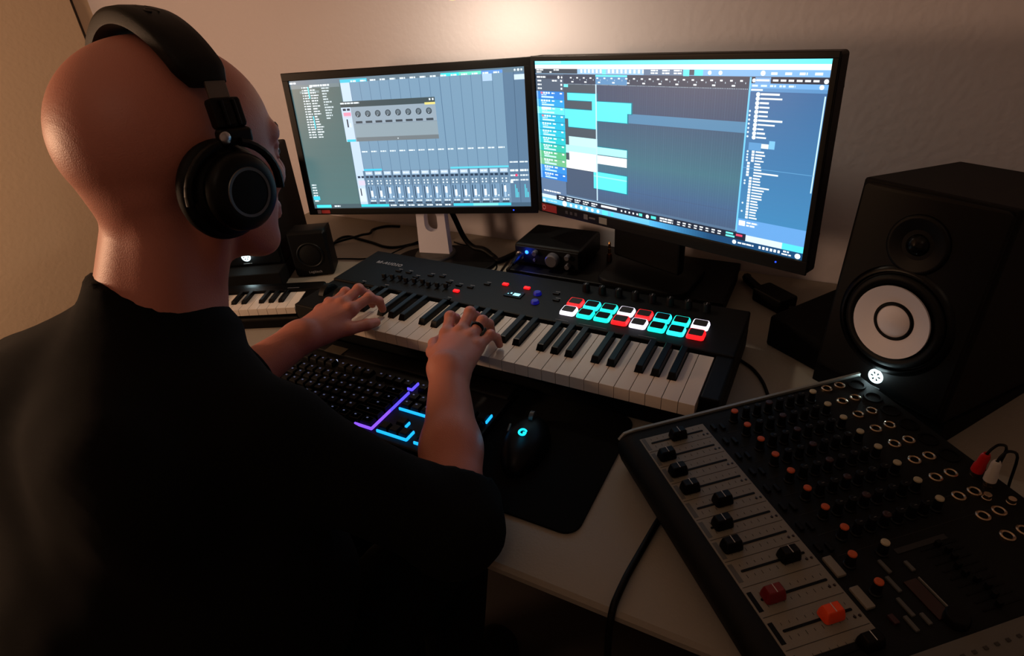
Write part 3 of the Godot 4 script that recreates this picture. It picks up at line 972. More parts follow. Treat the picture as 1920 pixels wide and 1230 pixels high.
func build_midi_keyboard() -> void:
	var bm := grained(mat("synth_black", Color(0.012, 0.012, 0.0145), 0.55), 60.0, 0.01)
	var wm := mat("key_ivory", Color(0.74, 0.68, 0.63), 0.35)
	var km := mat("key_black", Color(0.012, 0.012, 0.013), 0.35)
	var o := K(0, 0, 0)
	var t := thing("piano_keyboard", "big black keyboard controller with full-size keys, lit pads and both hands on its keys", "keyboard", K(0, -0.07, 0))
	var W := 0.0235
	var N := 29
	var lift := Vector3(0, 0.07, 0)
	var keys := Node3D.new()
	keys.name = "key_bed"
	# chassis: floor pan, back box with panel, end cheeks
	var body := Shape.new()
	body.box(Vector3(-0.3765, 0.021, -0.156), Vector3(0.810, 0.042, 0.268), 0.004)
	body.box(Vector3(-0.3765, 0.058, -0.2095), Vector3(0.810, 0.034, 0.151), 0.003)
	body.box(Vector3(0.0148, 0.0555, -0.0795), Vector3(0.027, 0.031, 0.115), 0.003)
	body.box(Vector3(-0.733, 0.0555, -0.0795), Vector3(0.100, 0.031, 0.115), 0.003)
	body.box(Vector3(-0.34, 0.044, -0.012), Vector3(0.686, 0.008, 0.012), 0.001)
	var b := part(t, "body", body.mesh(), bm)
	keys.free()
	var holder := MeshInstance3D.new()
	# keys sit on a dark felt strip, which carries them as sub-parts
	holder.name = "key_bed"
	holder.mesh = box_mesh(Vector3(0.684, 0.004, 0.12), 0.001, Vector3(-0.341, -0.0245, -0.066))
	holder.material_override = mat("felt", Color(0.02, 0.018, 0.02), 0.95)
	holder.position = lift
	t.add_child(holder)
	piano(holder, N, W, 0.129, 0.047, 0.0125, 0.0205, 0.0105, wm, km, [])
	# raised control panel objects (panel top is y = 0.075)
	var P := 0.0752
	var pc := [["r", "w"], ["c", "t"], ["t", "t"], ["w", "r"], ["r", "w"], ["c", "t"], ["t", "c"], ["w", "r"]]
	var colr := {"r": Color(1.0, 0.10, 0.12), "w": Color(0.95, 0.92, 1.0), "c": Color(0.15, 0.85, 0.90), "t": Color(0.08, 0.88, 0.78)}
	var rim := Shape.new()
	var pw := 0.0285
	var pd := 0.0275
	# skirt of the pad: glowing rubber ring with sloping sides
	var oo := Shape.rounded(pw, pd, 0.005, 4)
	var lowp := Shape.new().inset(oo, 0.0)
	var midp := Shape.new().inset(oo, 0.0008)
	var topp := Shape.new().inset(oo, 0.0021)
	rim.rings([rim.level(lowp, 0.0), rim.level(midp, 0.004), rim.level(topp, 0.0062)], true, true)
	var rim_mesh := rim.mesh()
	var cap_mesh := Shape.new().prism(Shape.rounded(pw - 0.0062, pd - 0.0078, 0.003, 3), 0.0, 0.0007, 0.0003).mesh()
	for i in 8:
		for j in 2:
			var c: String = pc[i][j]
			var at := Vector3(-0.2615 + i * 0.0318, P, -0.205 + j * 0.0315)
			var pad := part(t, "pad", rim_mesh, glow("pad_" + c, colr[c], 1.5 if c == "w" else 1.6), at)
			part(pad, "pad_top", cap_mesh, mat("pad_top_" + c, Color(0.03, 0.02, 0.03).lerp(colr[c] * 0.2, 0.25), 0.7), Vector3(0, 0.0060, -0.0006))
	var knob := Shape.new().lathe([Vector2(0.0075, 0), Vector2(0.007, 0.010), Vector2(0.0062, 0.0145), Vector2(0.005, 0.0155)], 16).mesh()
	var tick := box_mesh(Vector3(0.0014, 0.0012, 0.006), 0.0, Vector3(0, 0.0158, 0.002))
	var gm := mat("print_grey", Color(0.42, 0.42, 0.44), 0.6)
	var kb := mat("soft_knob", Color(0.022, 0.022, 0.025), 0.5)
	for i in 8:
		var kn := part(t, "knob", knob, kb, Vector3(-0.262 + i * 0.0316, P, -0.259))
		part(kn, "pointer", tick, gm)
	# small buttons: dark caps with a pale printed dash beside each
	var bt := box_mesh(Vector3(0.013, 0.003, 0.007), 0.001, Vector3(0, 0.0015, 0))
	var dash := box_mesh(Vector3(0.0095, 0.0004, 0.0016), 0.0, Vector3(0, 0.0002, 0))
	for q in [[-0.666, -0.219], [-0.64, -0.22], [-0.612, -0.206], [-0.587, -0.224], [-0.561, -0.228], [-0.533, -0.21], [-0.506, -0.204], [-0.48, -0.205], [-0.455, -0.228], [-0.496, -0.146], [-0.706, -0.146], [-0.649, -0.148], [-0.31, -0.237], [-0.30, -0.214]]:
		part(t, "printed_dash", dash, gm, Vector3(q[0], P, q[1]))
		part(t, "button", bt, kb, Vector3(q[0], P, q[1] + 0.009))
	# nine short faders at the left half of the panel
	var slot := box_mesh(Vector3(0.0022, 0.0006, 0.03), 0.0, Vector3(0, 0.0003, 0))
	var cap := Shape.new().box(Vector3(0, 0.006, 0), Vector3(0.009, 0.010, 0.006), 0.0015).mesh()
	for i in 9:
		part(t, "fader_slot", slot, mat("slot_black", Color(0.005, 0.005, 0.005), 0.8), Vector3(-0.672 + i * 0.0185, P, -0.177))
		part(t, "fader_cap", cap, kb, Vector3(-0.672 + i * 0.0185, P + 0.0005, -0.17 - 0.003 * (i % 3)))
	for q in [[-0.497, -0.171], [-0.419, -0.229], [-0.372, -0.229]]:
		part(t, "lit_button", Shape.new().box(Vector3(0, 0.002, 0), Vector3(0.0125, 0.004, 0.0075), 0.0012).mesh(), glow("button_red", Color(1.0, 0.06, 0.09), 1.5), Vector3(q[0], P, q[1]))
	# little display with a pale readout
	var dsp := part(t, "display", box_mesh(Vector3(0.036, 0.002, 0.022), 0.0006, Vector3(0, 0.001, 0)), mat("display_glass", Color(0.008, 0.01, 0.012), 0.15), Vector3(-0.384, P, -0.198))
	part(dsp, "readout", box_mesh(Vector3(0.013, 0.0004, 0.009), 0.0, Vector3(0.006, 0.0023, 0.001)), glow("readout_white", Color(0.65, 0.95, 1.0), 1.3))
	part(dsp, "readout", box_mesh(Vector3(0.003, 0.0004, 0.004), 0.0, Vector3(-0.006, 0.0023, -0.001)), mats["readout_white"])
	part(dsp, "readout", box_mesh(Vector3(0.002, 0.0004, 0.002), 0.0, Vector3(-0.0115, 0.0023, 0.002)), mats["readout_white"])
	for q in [[-0.343, -0.215], [-0.333, -0.183]]:
		part(t, "lit_knob", Shape.new().lathe([Vector2(0.008, 0), Vector2(0.0075, 0.004), Vector2(0.006, 0.006)], 16).mesh(), glow("button_blue", Color(0.04, 0.10, 0.85), 0.14), Vector3(q[0], P, q[1]))
	# wheels on the left cheek
	for x in [-0.755, -0.718]:
		part(t, "wheel", Shape.new().lathe([Vector2(0.02, -0.008), Vector2(0.024, -0.006), Vector2(0.024, 0.006), Vector2(0.02, 0.008)], 24).mesh(), kb, Vector3(x, 0.062, -0.09), Basis(Vector3.FORWARD, PI / 2))
	part(t, "lettering", letters("M-AUDIO", 0.0115, 0.0004, "Droid Sans", 700), mat("print_white", Color(0.42, 0.42, 0.44), 0.6), Vector3(-0.7085, P + 0.0002, -0.234), Basis(Vector3.RIGHT, -PI / 2))
	for q in [[-0.262, -0.142, 0.024], [-0.205, -0.142, 0.05], [-0.11, -0.142, 0.03]]:
		part(t, "printed_line", box_mesh(Vector3(q[2], 0.0003, 0.0008), 0.0, Vector3(0, 0.00015, 0)), gm, Vector3(q[0], P, q[1]))

func build_mini_keyboard() -> void:
	var bm := mat("mini_black", Color(0.018, 0.018, 0.02), 0.3)
	var t := thing("mini_keyboard", "small black keyboard with slim white keys, left of the big keyboard", "keyboard", K(-0.827, -0.07, -0.056), turn(0.451))
	var w := 0.0201
	var b := Shape.new()
	b.prism(Shape.rounded(0.375, 0.128, 0.010, 5), 0.0, 0.019, 0.003)
	b.moved(Transform3D(Basis(), Vector3(-0.1505, 0, -0.046)))
	var bk := Shape.new().prism(Shape.rounded(0.375, 0.038, 0.010, 5), 0.015, 0.042, 0.003).moved(Transform3D(Basis(), Vector3(-0.1505, 0, -0.091)))
	b.add(bk)
	b.add(Shape.new().prism(Shape.rounded(0.036, 0.090, 0.010, 5), 0.015, 0.040, 0.003).moved(Transform3D(Basis(), Vector3(0.0195, 0, -0.045))))
	b.add(Shape.new().prism(Shape.rounded(0.034, 0.090, 0.010, 5), 0.015, 0.040, 0.003).moved(Transform3D(Basis(), Vector3(-0.3205, 0, -0.045))))
	part(t, "body", b.mesh(), bm)
	var holder := part(t, "key_bed", box_mesh(Vector3(0.30, 0.003, 0.068), 0.0005, Vector3(-0.1505, -0.0185, -0.037)), mats["felt"], Vector3(0, 0.037, 0))
	piano(holder, 15, w, 0.0715, 0.025, 0.0095, 0.0145, 0.007, mat("mini_key_white", Color(0.82, 0.78, 0.74), 0.3), mats["key_black"])
	part(t, "printed_dash", box_mesh(Vector3(0.03, 0.0003, 0.001)), mat("print_dim", Color(0.3, 0.3, 0.32), 0.6), Vector3(-0.11, 0.0421, -0.082))
	part(t, "printed_dash", box_mesh(Vector3(0.026, 0.0003, 0.002)), mats["print_dim"], Vector3(-0.03, 0.0421, -0.082))

func build_computer_keyboard() -> void:
	var bm := mat("pc_board", Color(0.016, 0.016, 0.018), 0.5)
	var km := mat("pc_key", Color(0.022, 0.022, 0.026), 0.4)
	single("desk_mat", "large black desk mat with rounded corners under the computer keyboard and mouse", "mat", Shape.new().prism(Shape.rounded(0.655, 0.245, 0.022, 6), 0.0003, 0.004, 0.001).mesh(), grained(mat("mat_cloth", Color(0.013, 0.0125, 0.0125), 0.95), 80.0, 0.02), K(-0.4155, -0.07, 0.1005), Basis())
	var t := thing("computer_keyboard", "black computer keyboard with purple and cyan light between its key blocks", "keyboard", K(-0.512, -0.066, 0.09))
	var ox := 0.512
	part(t, "case", Shape.new().prism(Shape.rounded(0.466, 0.196, 0.008, 4), 0.0005, 0.014, 0.003).mesh(), bm)
	part(t, "top_bar", Shape.new().box(Vector3(0, 0.015, -0.077), Vector3(0.462, 0.008, 0.036), 0.003).mesh(), bm)
	# pale badge near the left end of the top bar
	part(t, "badge", box_mesh(Vector3(0.040, 0.001, 0.022), 0.0003, Vector3(0, 0.0005, 0)), mat("badge_beige", Color(0.20, 0.17, 0.12), 0.7), Vector3(-0.645 + ox, 0.0192, -0.066))
	var U := 0.01905
	var key_h := 0.0075
	var cache := {}
	var put := func(x: float, z: float, units: float, deep := 1.0) -> void:
		var id := "%.2f_%.1f" % [units, deep]
		if not cache.has(id):
			var lowo := Shape.rounded(U * units - 0.0016, U * deep - 0.0016, 0.002, 2)
			var s := Shape.new()
			s.rings([s.level(lowo, 0.0), s.level(s.inset(lowo, 0.0010), key_h * 0.6), s.level(s.inset(lowo, 0.0024), key_h), s.level(s.inset(lowo, 0.0034), key_h + 0.0002)])
			cache[id] = s.mesh()
		part(t, "key", cache[id], km, Vector3(x + ox, 0.0142, z - 0.09))
	var x0 := -0.731
	var rows := [
		[0.0865, [1, 1, 1, 1, 1, 1, 1, 1, 1, 1, 1, 1, 1, 2]],
		[0.1055, [1.5, 1, 1, 1, 1, 1, 1, 1, 1, 1, 1, 1, 1, 1.5]],
		[0.1245, [1.75, 1, 1, 1, 1, 1, 1, 1, 1, 1, 1, 1, 2.25]],
		[0.1435, [2.25, 1, 1, 1, 1, 1, 1, 1, 1, 1, 1, 2.75]],
		[0.1625, [1.25, 1.25, 1.25, 6.25, 1.25, 1.25, 1.25, 1.25]]]
	var dashes := []
	for r in rows:
		var x := x0
		for u in r[1]:
			put.call(x + u * U / 2, r[0], u)
			dashes.append(Vector3(x + u * U / 2 + ox, 0.0223, r[0] - 0.09))
			x += u * U
	for i in 13:
		var g := 0.0 if i == 0 else (1.0 if i < 5 else (1.5 if i < 9 else 2.0))
		put.call(x0 + (i + 0.5 + g) * U, 0.0585, 1.0)
		dashes.append(Vector3(x0 + (i + 0.5 + g) * U + ox, 0.0223, 0.0585 - 0.09))
	for i in 3:
		for z in [0.0585, 0.0865, 0.1055]:
			put.call(-0.433 + (i + 0.5) * U, z, 1.0)
			dashes.append(Vector3(-0.433 + (i + 0.5) * U + ox, 0.0223, z - 0.09))
		put.call(-0.433 + (i + 0.5) * U, 0.1625, 1.0)
	put.call(-0.433 + 1.5 * U, 0.1435, 1.0)
	for i in 3:
		for z in [0.0865, 0.1055, 0.1245, 0.1435]:
			put.call(-0.362 + (i + 0.5) * U, z, 1.0)
			dashes.append(Vector3(-0.362 + (i + 0.5) * U + ox, 0.0223, z - 0.09))
	put.call(-0.362 + 1.0 * U, 0.1625, 2.0)
	put.call(-0.362 + 2.5 * U, 0.1625, 1.0)
	put.call(-0.362 + 3.5 * U, 0.0865, 1.0)
	put.call(-0.362 + 3.5 * U, 0.115, 1.0, 2.0)
	put.call(-0.362 + 3.5 * U, 0.153, 1.0, 2.0)
	# legends on the key tops, too small to pick apart
	var lg := Shape.new()
	for q in dashes:
		lg.add(Shape.new().box(Vector3.ZERO, Vector3(0.0032, 0.0003, 0.0022)), Transform3D(Basis(), q + Vector3(-0.002, 0, -0.002)))
	var legend := part(t, "key_legends", lg.mesh(), glow("legend_white", Color(0.5, 0.55, 0.75), 0.28))
	legend.set_meta("kind", "stuff")
	# glowing gaps between the key blocks
	var purple := glow("strip_purple", Color(0.50, 0.30, 1.0), 1.5)
	var violet := glow("strip_violet", Color(0.34, 0.28, 1.0), 1.5)
	var cyan := glow("strip_cyan", Color(0.10, 0.66, 1.0), 1.5)
	var strips := [
		[-0.474, 0.1745, -0.441, 0.1745, purple], [-0.4412, 0.1745, -0.4412, 0.128, purple], [-0.4412, 0.128, -0.4412, 0.077, violet],
		[-0.4412, 0.069, -0.4412, 0.050, violet], [-0.4412, 0.069, -0.450, 0.069, violet],
		[-0.431, 0.1175, -0.3755, 0.1175, cyan], [-0.3755, 0.1175, -0.3755, 0.094, cyan],
		[-0.431, 0.1745, -0.3755, 0.1745, cyan], [-0.3755, 0.1745, -0.3755, 0.155, cyan],
		[-0.362, 0.1745, -0.288, 0.1745, cyan], [-0.2852, 0.094, -0.2852, 0.076, cyan],
		[-0.3942, 0.151, -0.3942, 0.140, cyan], [-0.623, 0.0585, -0.623, 0.0475, glow("strip_white", Color(0.8, 0.85, 1.0), 0.7)], [-0.534, 0.064, -0.534, 0.0525, purple]]
	for q in strips:
		var d := Vector3(q[2] - q[0], 0, q[3] - q[1])
		part(t, "light_strip", Shape.new().box(Vector3.ZERO, Vector3(maxf(absf(d.x), 0.0020) + 0.0004, 0.0046, maxf(absf(d.z), 0.0020) + 0.0004), 0.0004).mesh(), q[4], Vector3((q[0] + q[2]) / 2 + ox, 0.0165, (q[1] + q[3]) / 2 - 0.09))

func build_mouse() -> void:
	var t := thing("computer_mouse", "black computer mouse with a glowing cyan round mark, right of the man's forearm", "mouse", K(-0.213, -0.066, 0.106), turn(0.12))
	var bm := mat("mouse_black", Color(0.016, 0.016, 0.017), 0.42)
	var s := Shape.new()
	var rs := []
	# humped body from cross sections: length 0.125, width 0.066
	for i in 9:
		var v := float(i) / 8.0
		var o := PackedVector3Array()
		for k in 32:
			var a := TAU * k / 32
			var r := sqrt(1.0 - pow(v, 2.2)) if v < 1.0 else 0.02
			var px := cos(a) * 0.033 * (0.92 + 0.08 * cos(a * 2.0)) * r
			var pz := sin(a) * 0.063 * r
			o.append(Vector3(px, 0.002 + v * 0.038 - 0.006 * v * v * (pz * 8.0) * (pz * 8.0) * 4.0, pz + 0.006 * v))
		rs.append(o)
	s.rings(rs)
	part(t, "shell", s.mesh(60.0), bm)
	part(t, "scroll_wheel", Shape.new().lathe([Vector2(0.009, -0.004), Vector2(0.0105, -0.003), Vector2(0.0105, 0.003), Vector2(0.009, 0.004)], 20).mesh(), mat("wheel_grey", Color(0.16, 0.16, 0.16), 0.4), Vector3(0, 0.031, -0.034), Basis(Vector3.FORWARD, PI / 2))
	part(t, "side_button", Shape.new().box(Vector3.ZERO, Vector3(0.004, 0.006, 0.018), 0.0015).mesh(), mats["wheel_grey"], Vector3(-0.029, 0.022, -0.012), Basis(Vector3.UP, 0.15))
	# the lit mark: an open ring with a bar turning in
	var m := Shape.new()
	var pts := PackedVector3Array()
	for i in 15:
		var a := -0.5 - (TAU - 1.2) * i / 14.0
		pts.append(Vector3(cos(a) * 0.0052, 0, sin(a) * 0.0052))
	pts.append(Vector3(0.0048, 0, 0.0008)); pts.append(Vector3(0.0010, 0, 0.0008))
	m.tube(pts, 0.0017, 6)
	part(t, "lit_mark", m.mesh(), glow("mouse_cyan", Color(0.08, 0.80, 0.95), 1.7), Vector3(0.001, 0.0405, 0.010), Basis(Vector3.RIGHT, 0.1))
	omni("mouse_mark_light", K(-0.212, -0.005, 0.116), Color(0.1, 0.8, 1.0), 0.0004, 0.005)

# ---------------------------------------------------------------- speakers
func studio_speaker(t: Node3D, W: float, H: float, D: float, cy: float, cr: float, lx: float, ly: float) -> void:
	var bm := grained(mat("speaker_vinyl", Color(0.020, 0.020, 0.022), 0.62), 40.0, 0.015)
	var fm := mat("speaker_front", Color(0.016, 0.016, 0.018), 0.45)
	var up := Basis(Vector3.RIGHT, PI / 2)
	part(t, "cabinet", Shape.new().prism(Shape.rounded(W, D, 0.006, 4), 0.0, H, 0.004).mesh(), bm, Vector3(0, 0, -D / 2 - 0.002))
	# front baffle with round openings built as rings laid on it
	part(t, "baffle", Shape.new().prism(Shape.rounded(W - 0.008, H - 0.008, 0.010, 5), 0.0, 0.006, 0.003).moved(Transform3D(up, Vector3(0, H / 2, -0.004))).mesh(), fm)
	var R := cr
	part(t, "surround", Shape.new().ring([Vector2(R - 0.002, 0.0), Vector2(R + 0.006, 0.006), Vector2(R + 0.013, 0.0055), Vector2(R + 0.016, 0.001), Vector2(R + 0.016, -0.004), Vector2(R - 0.002, -0.004)], 48).mesh(60.0), mat("rubber_black", Color(0.014, 0.014, 0.015), 0.5), Vector3(0, cy, 0.002), up)
	part(t, "frame_ring", Shape.new().ring([Vector2(R + 0.017, 0.0), Vector2(R + 0.019, 0.004), Vector2(R + 0.023, 0.004), Vector2(R + 0.027, 0.0)], 48).mesh(60.0), mat("ring_gloss", Color(0.012, 0.012, 0.014), 0.3), Vector3(0, cy, 0.002), up)
	var cone := part(t, "cone", Shape.new().lathe([Vector2(R, 0.0), Vector2(R, 0.003), Vector2(R * 0.7, -0.003), Vector2(R * 0.50, -0.006), Vector2(R * 0.02, -0.0065)], 48, false, true).mesh(50.0), mat("cone_white", Color(0.80, 0.78, 0.81), 0.6), Vector3(0, cy, 0.0075), up)
	part(cone, "cone_seam", Shape.new().ring(Shape.disc_profile(0.0014, 0.0012, R * 0.465, -0.0045, 8), 48).mesh(60.0), mat("seam_black", Color(0.02, 0.02, 0.02), 0.6))
	part(cone, "dust_cap", Shape.new().lathe([Vector2(R * 0.45, -0.0055), Vector2(R * 0.36, -0.003), Vector2(R * 0.2, -0.0008), Vector2(0.0005, 0.0)], 40).mesh(60.0), mats["cone_white"])
	# tweeter in a shallow horn
	var ty := H * 0.765
	part(t, "tweeter_horn", Shape.new().ring([Vector2(0.016, -0.001), Vector2(0.034, 0.0035), Vector2(0.038, 0.0035), Vector2(0.040, 0.001), Vector2(0.040, -0.002), Vector2(0.016, -0.003)], 40).mesh(60.0), fm, Vector3(0, ty, 0.002), up)
	part(t, "tweeter_dome", Shape.new().lathe([Vector2(0.015, -0.001), Vector2(0.0125, 0.0045), Vector2(0.007, 0.0075), Vector2(0.0005, 0.0085)], 24).mesh(60.0), mat("dome_gloss", Color(0.02, 0.02, 0.025), 0.25), Vector3(0, ty, 0.002), up)
	# lit round emblem: ring, three crossed tuning forks as a six-armed star
	var gm := glow("emblem_white", Color(0.88, 0.98, 1.0), 1.7)
	var e := Shape.new()
	e.ring(Shape.disc_profile(0.0011, 0.0006, 0.0098, 0.0, 6), 32)
	e.ring([Vector2(0.0072, 0.0), Vector2(0.0072, 0.0008), Vector2(0.0084, 0.0008), Vector2(0.0084, 0.0)], 32)
	for k in 6:
		var arm := Shape.new()
		arm.box(Vector3(0, 0.0004, 0.0034), Vector3(0.0022, 0.0008, 0.0068))
		arm.box(Vector3(0, 0.0004, 0.0058), Vector3(0.0034, 0.0008, 0.0012))
		e.add(arm, Transform3D(Basis(Vector3.UP, TAU * k / 6), Vector3.ZERO))
	e.add(Shape.new().lathe([Vector2(0.0022, 0.0), Vector2(0.0022, 0.0008)], 12))
	part(t, "lit_emblem", e.mesh(), gm, Vector3(lx, ly, 0.0025), up)
	part(t, "printed_line", box_mesh(Vector3(0.020, 0.0012, 0.0004)), mat("print_soft", Color(0.35, 0.36, 0.36), 0.5), Vector3(lx, ly - 0.0165, 0.0023))
	var l := OmniLight3D.new()
	l.name = "emblem_light"
	l.light_color = Color(0.85, 0.98, 1.0)
	l.light_energy = 0.0012
	l.light_size = 0.009
	l.omni_attenuation = 2.0
	l.omni_range = 3.0
	l.shadow_enabled = true
	l.position = Vector3(lx, ly, 0.014)
	t.add_child(l)

# wedge under a speaker, built in the speaker's own frame and cut level with the desk
func pad_mesh(x0: float, x1: float, z0: float, z1: float, fr: Transform3D) -> ArrayMesh:
	var inv := fr.affine_inverse()
	var low := PackedVector3Array()
	var top := PackedVector3Array()
	for q in [Vector2(x0, z0), Vector2(x1, z0), Vector2(x1, z1), Vector2(x0, z1)]:
		var v := Vector3(q.x, -0.0008, q.y)
		top.append(v)
		var g := fr * v
		low.append(inv * Vector3(g.x, DESK + 0.0006, g.z))
	var s := Shape.new()
	s.rings([low, top])
	return s.mesh(20.0)

func build_speakers() -> void:
	var foam := grained(mat("pad_foam", Color(0.020, 0.020, 0.021), 0.9), 50.0, 0.05)
	# right speaker
	var at := K(0.218, -0.0317, -0.169)
	var b := turn(-0.5901, -0.10, 0.03)
	var t := thing("studio_speaker", "big right studio speaker with white cone and lit round emblem, behind the mixing desk", "speaker", at, b)
	studio_speaker(t, 0.192, 0.2935, 0.234, 0.115, 0.0513, 0.0003, 0.0272)
	var fr := Transform3D(b, at)
	var pad := thing("speaker_pad", "black foam block under the big right speaker, jutting out on its left", "speaker pad", at, b)
	part(pad, "foam_block", pad_mesh(-0.098, 0.098, -0.236, -0.008, fr), foam)
	var level := Transform3D(turn(-0.5901), Vector3(at.x, DESK + 0.0006, at.z))
	part(pad, "side_block", Shape.new().box(Vector3(-0.158, 0.0295, -0.140), Vector3(0.105, 0.059, 0.225), 0.004).moved(fr.affine_inverse() * level).mesh(), foam)
	# left speaker
	b = turn(0.515)
	at = K(-1.011, -0.03, -0.209) + b * Vector3(-0.085, 0, 0)
	t = thing("studio_speaker", "left studio speaker half hidden by the man's face, its emblem lit white", "speaker", at, b)
	studio_speaker(t, 0.17, 0.242, 0.222, 0.102, 0.045, 0.0, 0.026)
	pad = thing("speaker_pad", "black block under the left speaker with a ledge in front, behind the mini keyboard", "speaker pad", at, b)
	part(pad, "foam_block", Shape.new().box(Vector3(-0.003, -0.0202, -0.088), Vector3(0.178, 0.0388, 0.27), 0.003).mesh(), foam)
	# small desktop speaker
	b = turn(0.52)
	at = K(-0.996, -0.07, -0.2175) + b * Vector3(0.0475, 0, 0)
	t = thing("desktop_speaker", "small black desktop speaker under the left edge of the left monitor", "speaker", at, b)
	var sm := mat("small_speaker", Color(0.026, 0.027, 0.030), 0.5)
	var up := Basis(Vector3.RIGHT, PI / 2)
	# cabinet with rounded front edges, outline x/z of a tapered box
	var sh := Shape.new()
	var oo := Shape.rounded(0.093, 0.115, 0.008, 4)
	sh.rings([sh.level(sh.inset(oo, 0.012), -0.085), sh.level(sh.inset(oo, 0.003), -0.06), sh.level(oo, -0.012), sh.level(sh.inset(oo, 0.001), -0.006), sh.level(sh.inset(oo, 0.006), 0.0)])
	part(t, "cabinet", sh.moved(Transform3D(up, Vector3(0, 0.0584, 0))).mesh(), sm)
	part(t, "foot", box_mesh(Vector3(0.06, 0.004, 0.05), 0.0015, Vector3(0, 0.0023, -0.03)), mat("rubber_black", Color(0.014, 0.014, 0.015), 0.5))
	part(t, "cone_ring", Shape.new().ring([Vector2(0.027, 0), Vector2(0.0285, 0.0022), Vector2(0.0305, 0.0022), Vector2(0.032, 0)], 36).mesh(60.0), mat("small_ring", Color(0.045, 0.047, 0.050), 0.45), Vector3(0, 0.057, 0.0), up)
	part(t, "grille", Shape.new().lathe([Vector2(0.027, -0.001), Vector2(0.024, 0.0012), Vector2(0.012, 0.003), Vector2(0.0005, 0.0036)], 36).mesh(60.0), mat("small_grille", Color(0.018, 0.019, 0.021), 0.7), Vector3(0, 0.057, 0.0), up)
	part(t, "lettering", letters("Logitech", 0.0058, 0.0003, "Droid Sans", 700), mat("print_white", Color(0.62, 0.62, 0.64), 0.6), Vector3(0.003, 0.0135, 0.0003))

